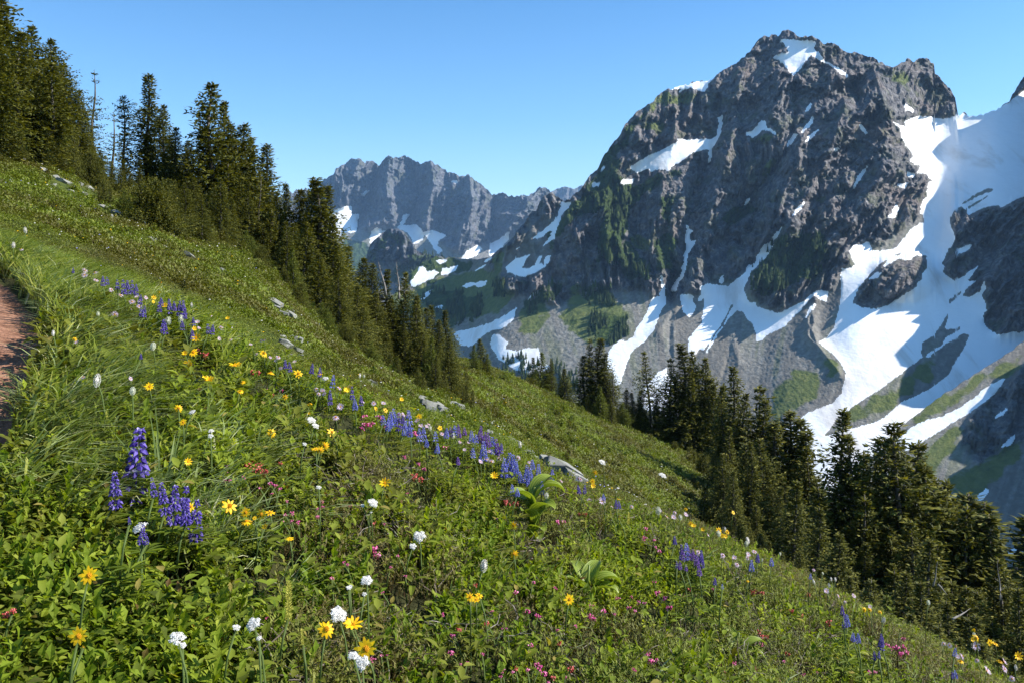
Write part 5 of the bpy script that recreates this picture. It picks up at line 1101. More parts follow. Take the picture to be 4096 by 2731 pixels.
def scatter(name, label, mat, protos, px, d, scale, up_mix=.5, tint=0.0, sink=0.0):
    m_ = uncluttered(px, d); px = px[m_]; d = d[m_]; scale = scale[m_]
    x = (px - CX) / F * d; z = ground(x, d); N = gnormal(x, d); up = N * up_mix + np.array([0, 0, 1.0]) * (1 - up_mix)
    up += prg.normal(0, .10, up.shape); up /= np.linalg.norm(up, axis=1, keepdims=True)
    yaw = prg.uniform(0, 6.283, len(px)) if tint != 'grass' else prg.normal(0, .95, len(px))
    a = np.stack([np.cos(yaw), np.sin(yaw), 0 * yaw], 1); X = a - up * (a * up).sum(1, keepdims=True); X /= np.linalg.norm(X, axis=1, keepdims=True); Yv = np.cross(up, X)
    R = np.stack([X, Yv, up], 2) * scale[:, None, None]; T = np.stack([x, d, z - sink], 1)
    pid = prg.integers(0, len(protos), len(px)); off = 0; VV = []; FF = []; vv = []
    for k, (V, Fc, vr) in enumerate(protos):
        m = pid == k; n = int(m.sum())
        if not n: continue
        W = np.einsum('nij,vj->nvi', R[m], V) + T[m][:, None, :]
        VV.append(W.reshape(-1, 3).astype(np.float32)); FF.append((Fc[None] + (np.arange(n) * len(V))[:, None, None] + off).reshape(-1, 3))
        ivar = prg.normal(0, .10, n); vv.append((vr[None] + ivar[:, None]).ravel()); off += n * len(V)
    V = np.concatenate(VV); Fc = np.concatenate(FF)
    me = make_mesh(name, V, Fc.ravel(), np.full(len(Fc), 3), mat, name in ('broadleaf_plants', 'tall_herb_leaves'), dict(var=np.clip(np.concatenate(vv), 0, 1)))
    link(name, me, kind='stuff', label=label); print(name, len(px), len(Fc))
def sample(n, d0, d1, k=2.0, p0=-90, p1=1110, tol=26, plant=.15):
    """random ground points, density per square metre falling as distance^-k"""
    u = prg.uniform(size=n * 2)
    e = 2 - k
    d = np.exp(np.log(d0) + u * (np.log(d1) - np.log(d0))) if abs(e) < 1e-6 else (d0 ** e + u * (d1 ** e - d0 ** e)) ** (1 / e)
    px = prg.uniform(p0, p1, n * 2)
    r = Hpx(px, d); vis = (r - plant * F / d) < runmin(px, d) + tol
    vis &= r < 860
    px = px[vis][:n]; d = d[vis][:n]; return px, d, Hpx(px, d)
PG = lambda s_, cnt_, f, **k: [f(np.random.default_rng(s_ + i), **k) for i in range(cnt_)]
GREEN_HERB = leaf_mat("broad_leaf", [(0, (.050, .060, .010)), (.3, (.075, .105, .011)), (.65, (.18, .23, .020)), (.96, (.28, .32, .045)), (1, (.30, .24, .06))], .62, .14, .38, (1.35, 1.35, .4), patch=(.9, (.15, .12, .025), .45))
GREEN_SHRUB = leaf_mat("small_leaf", [(0, (.12, .05, .020)), (.18, (.070, .085, .010)), (.5, (.195, .245, .017)), (.8, (.30, .355, .027)), (1, (.40, .42, .06))], .62, .14, .40, (1.35, 1.35, .4), patch=(1.3, (.085, .15, .012), .6))
HEATH = leaf_mat("heather_needles", [(0, (.085, .058, .040)), (.25, (.045, .060, .012)), (.6, (.125, .155, .020)), (1, (.22, .235, .035))], .6, .2, .2, patch=(1.1, (.14, .085, .045), .6))
TWIG = leaf_mat("dry_twigs", [(0, (.05, .035, .026)), (.6, (.13, .10, .08)), (1, (.27, .235, .21))], .9, .1, .0)
GRASSM = leaf_mat("grass_blades", [(0, (.045, .070, .018)), (.4, (.15, .20, .055)), (.75, (.32, .37, .15)), (1, (.55, .54, .32))], .5, .25, .30)
TUFTM = leaf_mat("meadow_turf", [(0, (.060, .048, .010)), (.25, (.085, .108, .009)), (.6, (.138, .178, .012)), (.85, (.18, .22, .016)), (1, (.25, .26, .03))], .55, .25, .30, (1.3, 1.3, .4), patch=(.30, (.095, .072, .018), .7))
def keep(P, m): return tuple(a[m] for a in P)
dirt_ok = lambda P: dirt_at(P[0], P[1]) < .12
# broad leaves, lower left
P = sample(9600, 1.5, 8.0, 1.6, -90, 520, 30); w = np.clip((430 - P[0]) / 250, 0, 1) * np.clip((P[2] - 300) / 110, 0, 1) * (.35 + .9 * vnoise(P[0] / 50, P[2] / 50, 7))
P = keep(P, (prg.uniform(size=len(w)) < w * 1.2) & dirt_ok(P)); scatter('broadleaf_plants', 'broad leaved green herbs covering the lower left slope', GREEN_HERB, PG(1, 7, p_herb) + PG(11, 3, p_herb, n=26, L=.028, H=.15) + PG(15, 3, p_herb, n=14, L=.055, H=.18) , P[0], P[1], prg.uniform(.5, 1.15, len(P[0])) * np.clip(P[1] / 3.4, .72, 1.1), .35)
# small leaved shrublets
P = sample(26000, 1.5, 12.5, 1.5); w = np.clip(.55 + 1.1 * (fbm(P[0] / 90, P[2] / 60, 17, 2) - .45), .2, 1) * np.where(P[0] < 130, .55, 1)
hw_ = np.clip(3.2 * (fbm(P[0] / 70, P[2] / 45, 27, 3) - .44), 0, 1) * np.clip((P[0] - 190) / 150, 0, 1); w = w * (1 - .72 * hw_)
P = keep(P, (prg.uniform(size=len(w)) < w) & dirt_ok(P)); scatter('bilberry_shrubs', 'low small leaved shrubs carpeting the flowery brow', GREEN_SHRUB, PG(20, 8, p_shrub), P[0], P[1], prg.uniform(.75, 1.35, len(P[0])), .4)
P = sample(2600, 2.0, 12.0, 1.4, 100, 1110); scatter('tall_herb_leaves', 'longer leaved herbs rising through the shrub carpet', GREEN_HERB, PG(40, 6, p_herb, n=14, L=.036, H=.18), *P[:2], prg.uniform(.7, 1.2, len(P[0])), .4)
# heather mats
P = sample(26000, 1.9, 10.5, 1.6, 150, 1110); w = np.clip(3.2 * (fbm(P[0] / 70, P[2] / 45, 27, 3) - .44) + np.clip((P[0] - 380) / 500, 0, .45), 0, 1) * np.clip((P[0] - 190) / 150, 0, 1)
P = keep(P, prg.uniform(size=len(w)) < w); scatter('heather_mats', 'dark needled heather mats between the small leaves', HEATH, PG(60, 7, p_heather), P[0], P[1], prg.uniform(.8, 1.4, len(P[0])), .5); HP = P
P = keep(P, prg.uniform(size=len(P[0])) < .15); scatter('dry_stems', 'bleached woody stems showing through the heather', TWIG, PG(80, 6, p_twigs), P[0] + prg.normal(0, 3, len(P[0])), P[1], prg.uniform(.6, 1.2, len(P[0])), .9, sink=-.05)
# grass
P = sample(13000, 2.5, 8.5, 1.2, -110, 300, 40, .3); w = np.clip((150 - P[0]) / 60, 0, 1) * np.clip((470 - P[2]) / 70, 0, 1) + .17
P = keep(P, (prg.uniform(size=len(w)) < w) & (dirt_at(P[0], P[1]) < .01) & ((P[0] > 20) | (P[2] < 278) | (P[2] > 400))); scatter('long_grass', 'long grass blades drooping over the trail edge', GRASSM, PG(100, 7, p_grass), P[0], P[1], prg.uniform(.6, 1.05, len(P[0])), .5, 'grass')
P = sample(2600, 2.5, 11.0, 1.3, 30, 1100); P = keep(P, dirt_ok(P)); scatter('grass_tufts', 'loose grass tufts scattered over the flowery brow', GRASSM, PG(120, 6, p_grass, n=7, L=.26, bendx=.3), P[0], P[1], prg.uniform(.6, 1.1, len(P[0])), .4, 'grass')
# turf of the farther slopes
def turf(n, d0, d1, L, H, k=2.0, tol=16, W=.3, nl=14, p0=-90, p1=1110):
    P = sample(n, d0, d1, k, p0, p1, tol, H); return P, PG(int(d0 * 10) + 200, 6, p_tuft, L=L, H=H, W=W, n=nl)
P, T_ = turf(36000, 9.5, 22, .040, .13, 1.6); scatter('meadow_turf', 'short green turf of leaves beyond the brow', TUFTM, T_, P[0], P[1], prg.uniform(.7, 1.3, len(P[0])), .6)
P, T_ = turf(52000, 20, 48, .075, .19, 1.9); scatter('meadow_turf', 'mid green leafy turf under the left tree belt', TUFTM, T_, P[0], P[1], prg.uniform(.7, 1.3, len(P[0])), .6)
P, T_ = turf(42000, 44, 120, .14, .30, 2.0, 12); scatter('meadow_turf', 'yellow green turf of the far lower meadow', TUFTM, T_, P[0], P[1], prg.uniform(.7, 1.4, len(P[0])), .6)
# knee high green shrub clumps on the far meadow, along the tree feet
P = sample(3600, 11, 100, 1.3, -60, 760, 12, .5); w = np.clip(4 * (fbm(P[0] / 40, P[2] / 25, 47, 3) - .47), 0, 1); P = keep(P, prg.uniform(size=len(w)) < w)
scatter('green_scrub', 'bright green scrub clumps dotted over the meadow', TUFTM, PG(300, 5, p_tuft, n=230, L=.075, H=.5, W=.34), P[0], P[1], prg.uniform(.35, 1.0, len(P[0])) * np.clip(P[1] / 28, .5, 2.2), .3)
# ------------------------------------------------------------------ flowers, rocks (each one a thing)
def flat_mat(name, stops, rough=.6, transl=.3, spec=.2):
    return leaf_mat(name, stops, rough, spec, transl, (1.0, 1.0, 1.0))
PETAL_Y = flat_mat("yellow_petal", [(0, (.80, .42, .005)), (1, (.90, .60, .01))], .5, .25)
DISC = principled("orange_disc", (.62, .28, .01), .8)
STEMM = leaf_mat("flower_stem", [(0, (.06, .09, .02)), (1, (.11, .15, .04))], .6, .2, .1)
LUP = flat_mat("lupin_petal", [(0, (.045, .024, .20)), (.45, (.10, .06, .36)), (.75, (.23, .17, .52)), (1, (.62, .55, .78))], .5, .3)
LUP_P = flat_mat("purple_lupin_petal", [(0, (.08, .025, .22)), (.5, (.20, .08, .42)), (1, (.50, .32, .65))], .5, .3)
LUP_B = flat_mat("pale_lupin_petal", [(0, (.06, .07, .38)), (.5, (.18, .20, .62)), (.8, (.50, .48, .82)), (1, (.85, .80, .92))], .5, .3)
WHITE = flat_mat("white_petal", [(0, (.60, .52, .46)), (.4, (.80, .76, .70)), (1, (.88, .86, .82))], .7, .3)
CREAM = flat_mat("cream_petal", [(0, (.55, .55, .38)), (1, (.84, .84, .72))], .7, .3)
PINKW = flat_mat("pale_pink_petal", [(0, (.62, .38, .60)), (1, (.84, .70, .84))], .6, .35)
BELL = flat_mat("pink_heather_bell", [(0, (.55, .05, .20)), (.5, (.80, .14, .38)), (1, (.90, .42, .60))], .5, .3)
REDB = flat_mat("faded_red_bell", [(0, (.36, .04, .03)), (.6, (.60, .10, .09)), (1, (.75, .24, .20))], .6, .2)
LOUSE = flat_mat("yellow_green_bract", [(0, (.30, .30, .04)), (1, (.68, .62, .14))], .6, .3)
def pm(pb, name, mat, smooth=False):
    V, Fc, v = pb.done(); return make_mesh(name, V, Fc.ravel(), np.full(len(Fc), 3), mat, smooth, dict(var=v))
OCT_F = np.array([[0, 1, 2], [0, 2, 3], [0, 3, 4], [0, 4, 1], [5, 2, 1], [5, 3, 2], [5, 4, 3], [5, 1, 4]])
def bead(c, rx, ry, rz):
    V = np.array([[0, 0, rz], [rx, 0, 0], [0, ry, 0], [-rx, 0, 0], [0, -ry, 0], [0, 0, -rz]]); return V + np.array(c), OCT_F
def stem_mesh(seed, r=.0024, bend=.12):
    rg = np.random.default_rng(seed); mb = MB(); t = np.linspace(0, 1, 6); b = rg.uniform(-bend, bend, 2)
    off = (t * (1 - t))[:, None]                       # straight ends: head sits exactly at (0, 0, 1)
    mb.tube(np.stack([b[0] * off[:, 0], b[1] * off[:, 0], t], 1), np.full(6, r), 5); return mb.mesh('stem', STEMM)
STEMS = [stem_mesh(i) for i in range(5)]
def lupin_spike(seed, mat, rad=.17):
    rg = np.random.default_rng(seed); b = PB(); nw = 10
    for w in range(nw):
        t = w / (nw - 1); z = t ** .9; rr = rad * (1 - .72 * t) * (1 if w else .8); m = 6 if t < .7 else 4
        if rg.uniform() < .12 and t < .8: continue
        for k in range(m):
            a = k * 6.283 / m + w * .7 + rg.uniform(-.25, .25); c = np.array([math.cos(a) * rr, math.sin(a) * rr, z + rg.uniform(-.015, .015)]); s_ = (.078 - .036 * t) * rg.uniform(.85, 1.2)
            R_ = rotz(a) @ rotx(0); V, Fc = bead([0, 0, 0], s_ * 1.25, s_ * .62, s_ * .7); V = V @ np.array([[math.cos(.6), 0, -math.sin(.6)], [0, 1, 0], [math.sin(.6), 0, math.cos(.6)]]) @ R_.T
            b.add(V + c, Fc, float(rg.uniform(0, .7)))
            V, Fc = leaf4(s_ * 1.5, s_ * .55, .5); V = V @ (R_ @ rotz(-1.57) @ rotx(1.0)).T; b.add(V + c * [.8, .8, 1], Fc, float(rg.uniform(.35, 1)))
    b.stem([0, 0, -.1], [0, 0, 1], .014, .0)
    return pm(b, 'flower_spike', mat)
SPIKES = {'blue': [lupin_spike(i, LUP) for i in range(4)], 'purple': [lupin_spike(i + 9, LUP_P, .2) for i in range(3)], 'pale': [lupin_spike(i + 19, LUP_B, .22) for i in range(3)]}
def palm_leaf(seed):
    rg = np.random.default_rng(seed); b = PB(); b.stem([0, 0, 0], [.5, 0, .45], .012, .3)
    for j in range(8):
        V, Fc = leaf8(rg.uniform(.5, .62), .07, .5, .1); V = V @ (rotz(j * .785) @ rotx(.2)).T; b.add(V + np.array([.5, 0, .45]), Fc, float(rg.uniform(.3, .6)))
    return pm(b, 'leaf', GREEN_HERB)
PALMS = [palm_leaf(i) for i in range(2)]
def daisy(seed, n, Lr, W, mat, cup=.15, name='ray_petals', notch=True):
    rg = np.random.default_rng(seed); b = PB()
    for k in range(n):
        a = k * 6.283 / n + rg.uniform(-.12, .12); l = .5 * Lr * rg.uniform(.85, 1.1); w = W * rg.uniform(.8, 1.2)
        V = np.array([[.10, -w * .4, 0], [.10, w * .4, 0], [.62 * l * 2, w, 0], [l * 2 * .96, w * .35, 0], [l * 2, 0, 0], [l * 2 * .96, -w * .35, 0], [.62 * l * 2, -w, 0]]); V[:, :2] *= .5 / .5
        V[:, 0] *= .5; V[:, 2] = cup * V[:, 0] - .3 * V[:, 0] ** 2 + rg.uniform(-.03, .03); V[:, 1] *= 1
        b.add(V @ rotz(a).T, [[0, 6, 2], [0, 2, 1], [6, 5, 3], [6, 3, 2], [5, 4, 3]], float(rg.uniform()))
    return pm(b, name, mat)
ARN = [daisy(i, n, 1.0, .085, PETAL_Y, c) for i, (n, c) in enumerate([(10, .2), (9, .45), (8, .1), (11, -.25)])]
AST = [daisy(20 + i, 17, 1.0, .035, PINKW, c) for i, c in enumerate([.15, -.2, .4])]
def disc_mesh(r, h, mat, name='disc'):
    b = PB(); rg = np.random.default_rng(3)
    for k in range(26):
        q = r * math.sqrt(k / 26); a = k * 2.4; V, Fc = bead([q * math.cos(a), q * math.sin(a), h * (1 - (q / r) ** 2)], r * .26, r * .26, r * .3); b.add(V, Fc, float(rg.uniform()))
    return pm(b, name, mat)
DISCM = disc_mesh(.15, .07, DISC, 'flower_disc'); DISC_A = disc_mesh(.13, .05, DISC, 'flower_disc')
def umbel(seed, mat, n=260, flat=.45, name='flower_cluster'):
    rg = np.random.default_rng(seed); b = PB(); cl = [(0, 0)] + [(.30 * math.cos(a) * rg.uniform(.7, 1.1), .30 * math.sin(a) * rg.uniform(.7, 1.1)) for a in np.linspace(0, 6.28, 6)[:-1]]
    for k in range(n):
        cx, cy = cl[k % len(cl)]; q = .20 * math.sqrt(rg.uniform()); a = rg.uniform(0, 6.28); x, y = cx + q * math.cos(a), cy + q * math.sin(a)
        z = flat * (.25 - (x * x + y * y)) + .10 * (1 - (q / .2) ** 2) + rg.uniform(-.02, .02); s_ = rg.uniform(.022, .040)
        if k % 3: V, Fc = bead([x, y, z], s_, s_, s_ * .8)
        else:
            V, Fc = leaf4(s_ * 3, s_ * .9, .1); V = V - [0, s_ * 1.5, 0]; V = V @ (rotz(rg.uniform(0, 6.28)) @ rotx(rg.uniform(-.5, .5))).T + np.array([x, y, z + .03])
        b.add(V, Fc, float(np.clip(rg.normal(.7, .3), 0, 1)))
    for cx, cy in cl:
        b.stem([0, 0, -.28], [cx, cy, .02], .012, 0); V, Fc = bead([cx, cy, flat * .2 - (cx * cx + cy * cy) * flat - .01], .19, .19, .09); b.add(V, Fc, .75)
    return pm(b, name, mat)
UMB = [umbel(i, WHITE) for i in range(4)]
def oval_head(seed, mat, asp=1.5, n=90, name='flower_head'):
    rg = np.random.default_rng(seed); b = PB()
    for k in range(n):
        t = (k + .5) / n; z = asp * (t - .5); r = .5 * math.sqrt(max(0, 1 - (2 * t - 1) ** 2)) * .95; a = k * 2.4
        V, Fc = bead([r * math.cos(a), r * math.sin(a), z], .075, .075, .085); b.add(V, Fc, float(rg.uniform()))
    V, Fc = bead([0, 0, 0], .42, .42, asp * .45); b.add(V, Fc, .3)
    return pm(b, name, mat)
BIST = [oval_head(1, CREAM, 1.5), oval_head(2, WHITE, 2.0)]
def spike_yel(seed):
    rg = np.random.default_rng(seed); b = PB()
    for k in range(170):
        t = (k + .5) / 170; a = k * 2.4; r = .11 * (1 - .35 * t); V, Fc = leaf4(.085 * rg.uniform(.7, 1.2), .026, .5); V = V @ (rotz(a - 1.57) @ rotx(rg.uniform(.3, 1.0))).T
        b.add(V + np.array([r * .4 * math.cos(a), r * .4 * math.sin(a), t]), Fc, float(rg.uniform()))
    b.stem([0, 0, -.1], [0, 0, 1], .02, .2); return pm(b, 'flower_spike', LOUSE)
LSP = [spike_yel(i) for i in range(2)]
def bells(seed, mat, n=14):
    rg = np.random.default_rng(seed); b = PB()
    for k in range(n):
        q = .42 * math.sqrt(rg.uniform()); a = rg.uniform(0, 6.28); x, y, z = q * math.cos(a), q * math.sin(a), rg.uniform(-.25, .3); s_ = rg.uniform(.09, .15)
        V, Fc = bead([x, y, z], s_, s_, s_ * 1.15); b.add(V, Fc, float(rg.uniform())); b.stem([x * .3, y * .3, z - .3], [x, y, z + .05], .02, 0)
    return pm(b, 'flower_bells', mat)
BELLS = [bells(i, BELL) for i in range(4)]; REDS = [bells(i + 7, REDB, 22) for i in range(3)]
def shoot(seed):
    V, Fc, v = p_heather(np.random.default_rng(seed), .13); V = V / .13
    return make_mesh('leafy_shoot', V, Fc.ravel(), np.full(len(Fc), 3), HEATH, False, dict(var=v))
SHOOTS = [shoot(i) for i in range(3)]
def basal(seed, L=.5, n=4, mat=GREEN_HERB):
    rg = np.random.default_rng(seed); b = PB()
    for k in range(n):
        V, Fc = leaf8(L * rg.uniform(.7, 1.1), L * .2, .3, .5); V = V @ (rotz(k * 6.28 / n + rg.uniform(-.4, .4)) @ rotx(rg.uniform(.2, .9))).T; b.add(V + [0, 0, rg.uniform(0, .3)], Fc, float(rg.uniform(.3, .8)))
    return pm(b, 'leaf', mat)
BASAL = [basal(i) for i in range(3)]
frg = np.random.default_rng(55)
def zone(px, py):
    if px < 118 and py < 430: return 'by the grassy trail edge'
    if py > 585 and px < 130: return 'in the bottom left corner'
    if py > 585 and px < 330: return 'at the bottom left of centre'
    if 95 < px < 225 and py > 425: return 'around the big lupin clump'
    if px <= 95: return 'left of the big lupin clump'
    s_ = float(sil_fg(px))
    brow = py < s_ + 26
    if px < 210: return 'on the left grassy brow' if brow else 'above the big lupin clump'
    if px < 330: return 'on the brow under the rock heap' if brow else ('well below the pale rock heap' if py < 450 else 'right of the big lupin clump')
    if px < 430: return 'in the left lupin band' if brow else 'below the left lupin band'
    if px < 520: return 'in the right lupin band' if brow else 'left of the tall hellebore'
    if px < 610: return 'beside the grey boulder' if brow else 'around the two hellebores'
    if px < 720: return 'on the brow before the meadow' if brow else 'right of the two hellebores'
    if px < 860: return 'on the brow below the grove' if brow else 'well below the right grove'
    return 'at the brow lower end' if brow else 'in the lower right corner'
def rot_to(t, az):       # tilt t from upright towards azimuth az
    return (Matrix.Rotation(az, 4, 'Z') @ Matrix.Rotation(t, 4, 'X')).to_euler()
def plant(kind, px, py, size_px, hgt, parts_fn, items):
    d, gap = find_spot(px, py, hgt)
    x = (px - CX) / F * d; z = (HY - py) / F * d; items.append((px, py, size_px, d, gap, x, z))
def size_word(s_): return 'large' if s_ > 9 else ('small' if s_ < 4.6 else 'medium')
def build_flowers():
    GRP = dict(lupin='lupins on the flowery brow', arnica='yellow arnicas on the slope', valerian='white valerian heads', bistort='white bistort heads', fleabane='pale pink fleabanes', heather='heather sprigs on the slope', lousewort='yellow lousewort spikes')
    for kind, its in ITEMS.items():
        rows = []
        for it, (d, gap) in zip(its, SPOTS[kind]):
            px, py, s_ = it[:3]
            rows.append((zone(px, py), px, py, s_, d, gap, it[3] if len(it) > 3 else 0))
        rows.sort(key=lambda r: (r[0], r[6], r[1])); cnt = {}
        for (zn, px, py, s_, d, gap, flag) in rows:
            k = (zn, flag); i = cnt.get(k, 0); cnt[k] = i + 1
            x = (px - CX) / F * d; zt = (HY - py) / F * d; h = max(gap + .02, .06); sz = s_ / F * d; zg = zt - h
            nm, col = {'lupin': ('lupin', 'violet blue lupin spike'), 'arnica': ('arnica', 'yellow arnica flower'), 'valerian': ('valerian', 'white valerian cluster'), 'bistort': ('bistort', 'white oval bistort head'),
                       'fleabane': ('fleabane', 'pale pink fleabane'), 'heather': ('heather_sprig', 'faded red heather sprig' if flag else 'bright pink heather sprig'), 'lousewort': ('lousewort', 'yellow green lousewort spike')}[kind]
            sw = ('tall' if s_ > 20 else ('short' if s_ < 9 else 'medium')) if kind in ('lupin', 'lousewort') else size_word(s_)
            tone = 0
            if kind == 'lupin':
                tone = 'purple' if (443 < px < 500 and py > 410 and frg.uniform() < .75) or (674 < px < 705 and frg.uniform() < .5) else ('pale' if (px > 330 and frg.uniform() < (.85 if px < 560 else .3)) else 'blue')
                if tone == 'purple': col = 'purple lupin spike'
                if tone == 'pale': col = 'pale tipped blue lupin spike'
            lab = f'{sw} {col}, {ordinal(i)} from left {zn}'
            root = link(nm, None, loc=(x, d, zg), label=lab, category='flower', group=GRP[kind])
            az = frg.uniform(0, 6.28)
            if kind in ('lupin', 'lousewort'):
                L = sz; st = link('stem', STEMS[int(frg.integers(5))], root, scale=(1.2, 1.2, max(h - L * .9, .03)))
                me = SPIKES[tone][int(frg.integers(len(SPIKES[tone])))] if kind == 'lupin' else LSP[int(frg.integers(2))]
                wr = 1.0 if kind == 'lousewort' else min(1.35, max(1.0, 12 / max(s_, 8)))
                link(me.name.split('.')[0], me, root, loc=(0, 0, h - L), rot=(frg.normal(0, .06), frg.normal(0, .06), az), scale=(L * wr, L * wr, L))
                for q in range(3 if s_ > 7 else 1):
                    if kind == 'lupin': link('leaf', PALMS[q % 2], root, loc=(0, 0, h * (.25 + .15 * q)), rot=(0, 0, frg.uniform(0, 6.28)), scale=(.10, .10, .10))
                    else: link('leaf', BASAL[q % 3], root, loc=(0, 0, h * .2), rot=(0, 0, frg.uniform(0, 6.28)), scale=(.14,) * 3)
            else:
                link('stem', STEMS[int(frg.integers(5))], root, scale=(1, 1, h))
                if kind == 'arnica':
                    side = frg.uniform() < .3; til = frg.uniform(.9, 1.35) if not side else frg.uniform(.2, .6); aa = frg.normal(.25, .5)
                    e = rot_to(til, aa); hd = link('flower_head', ARN[int(frg.integers(4))], root, loc=(0, 0, h), rot=e, scale=(sz * 1.32,) * 3)
                    link('flower_disc', DISCM, hd)
                    if s_ > 5: link('leaf', BASAL[int(frg.integers(3))], root, loc=(0, 0, h * .45), rot=(0, 0, az), scale=(.12,) * 3)
                elif kind == 'valerian':
                    link('flower_cluster', UMB[int(frg.integers(4))], root, loc=(0, 0, h), rot=rot_to(frg.uniform(.35, .8), frg.normal(.1, .5)), scale=(sz * 1.08,) * 3)
                    if s_ > 7: link('leaf', BASAL[int(frg.integers(3))], root, loc=(0, 0, h * .4), rot=(0, 0, az), scale=(.14,) * 3)
                elif kind == 'bistort':
                    link('flower_head', BIST[int(px) % 2], root, loc=(0, 0, h), rot=(frg.normal(0, .15), frg.normal(0, .15), az), scale=(sz * 1.1,) * 3)
                elif kind == 'fleabane':
                    hd = link('flower_head', AST[int(frg.integers(3))], root, loc=(0, 0, h), rot=rot_to(frg.uniform(.5, 1.2), frg.normal(.4, .6)), scale=(sz * 1.15,) * 3)
                    link('flower_disc', DISC_A, hd)
                else:
                    link('flower_bells', (REDS if flag else BELLS)[int(frg.integers(3))], root, loc=(0, 0, h), rot=(0, 0, az), scale=(sz * 1.0,) * 3)
                    link('leafy_shoot', SHOOTS[int(frg.integers(3))], root, loc=(0, 0, 0), rot=(0, 0, az), scale=(.12, .12, h * .95))
build_flowers()
# --- false hellebores
HELL = leaf_mat("pleated_leaf", [(0, (.07, .11, .012)), (.5, (.20, .27, .03)), (1, (.44, .46, .12))], .4, .35, .35, (1.3, 1.3, .4))
def pleated(L, W, curl, seed):
    """one broad leaf, pleated along its length and arching over"""
    rg = np.random.default_rng(seed); nu, nv = 19, 12; V = []; vv = []
    th = 0; pos = np.array([0., 0.]); ang = 1.25
    path = []
    for j in range(nv):
        path.append((pos[0], pos[1], ang)); pos = pos + np.array([math.cos(ang), math.sin(ang)]) * L / (nv - 1); ang -= curl / (nv - 1) * (.4 + 1.2 * j / nv)
    for j, (py_, pz_, an) in enumerate(path):
        t = j / (nv - 1); w = W * math.sin(math.pi * min(1, t * .92 + .06)) ** .75 * (1 - .15 * t)
        for i in range(nu):
            s_ = i / (nu - 1) * 2 - 1; pl = (1 if i % 2 else -1) * .035 * W * (1 - t * .6); cup = .45 * w * s_ * s_
            V.append((w * s_ * .9, py_ - math.sin(an) * (cup + pl), pz_ + math.cos(an) * (cup + pl))); vv.append(.25 + (.5 if i % 2 else 0) + rg.uniform(-.05, .05))
    return np.array(V), grid_faces(nv, nu), np.array(vv)
def hellebore(px, py_base, hpx, leaves, label, seed):
    d = dist_for_row(px, py_base, 2.0, 9.0); x = (px - CX) / F * d; z = float(ground(np.array([x]), np.array([d]))[0]); Hh = hpx / F * d
    root = link('false_hellebore', None, loc=(x, d, z), label=label, category='plant')
    mb = MB(); mb.tube([(0, 0, -.03), (0, 0, .4), (.02, 0, .8)], [.035, .03, .018], 8, .3); link('stem', mb.mesh('stem', HELL), root, scale=(Hh,) * 3)
    for k, (az, zz, L, W, curl) in enumerate(leaves):
        V, q, v = pleated(L * Hh, W * Hh, curl, seed + k); me = make_mesh('leaf', V, q, np.full(len(q), 4), HELL, True, dict(var=v)); link('leaf', me, root, loc=(0, 0, zz * Hh), rot=(0, 0, az))
hellebore(533, 545, 72, [(-1.5, .55, .62, .17, 2.9), (-.9, .62, .55, .15, 2.2), (1.9, .5, .50, .17, 2.4), (-2.2, .35, .50, .17, 2.4), (.9, .40, .45, .15, 2.6), (2.6, .25, .45, .15, 1.6), (-1.2, .2, .5, .13, 1.5), (3.4, .02, .45, .15, 2.9), (-2.6, .1, .4, .14, 2.5)], 'tall false hellebore with twisted pleated leaves below the boulder', 900)
hellebore(588, 610, 56, [(.6, .25, .75, .20, 1.4), (-.5, .3, .72, .2, 1.6), (-1.4, .2, .85, .21, 2.9), (-1.9, .1, .75, .2, 2.6), (2.2, .1, .8, .18, 1.3), (1.5, .2, .7, .16, 2.2)], 'lower false hellebore with upright pleated leaves', 930)
hellebore(738, 668, 44, [(.3, .1, .9, .22, 1.0), (-1.3, .1, 1.0, .2, 2.6), (-1.8, .05, .8, .18, 2.8), (1.3, .0, .8, .18, 3.0), (2.2, .1, .6, .16, 1.6)], 'small false hellebore low on the right slope', 960)
# --- rocks
def rock_mat():
    m, n, l, p = new_mat("lichened_slate")
    g = n.new("ShaderNodeNewGeometry"); P = g.outputs["Position"]; n1 = noise(n, l, 3.5, 8, .7, P); n2 = noise(n, l, 18, 5, .7, P)
    r = ramp(n, [(.3, (.075, .07, .062)), (.5, (.19, .185, .168)), (.7, (.34, .33, .30))]); l.new(n1.outputs[0], r.inputs[0])
    r2 = ramp(n, [(.52, (0, 0, 0)), (.62, (1, 1, 1))]); l.new(n2.outputs[0], r2.inputs[0])
    c = mixc(n, l, math_n(n, l, 'MULTIPLY', r2.outputs[0], .5), r.outputs[0], (.20, .22, .12)); l.new(c, p.inputs["Base Color"]); p.inputs["Roughness"].default_value = .9
    b = n.new("ShaderNodeBump"); b.inputs["Strength"].default_value = .7; b.inputs["Distance"].default_value = .03; l.new(n1.outputs[0], b.inputs["Height"]); l.new(b.outputs[0], p.inputs["Normal"])
    return m
MAT_ROCK = rock_mat()
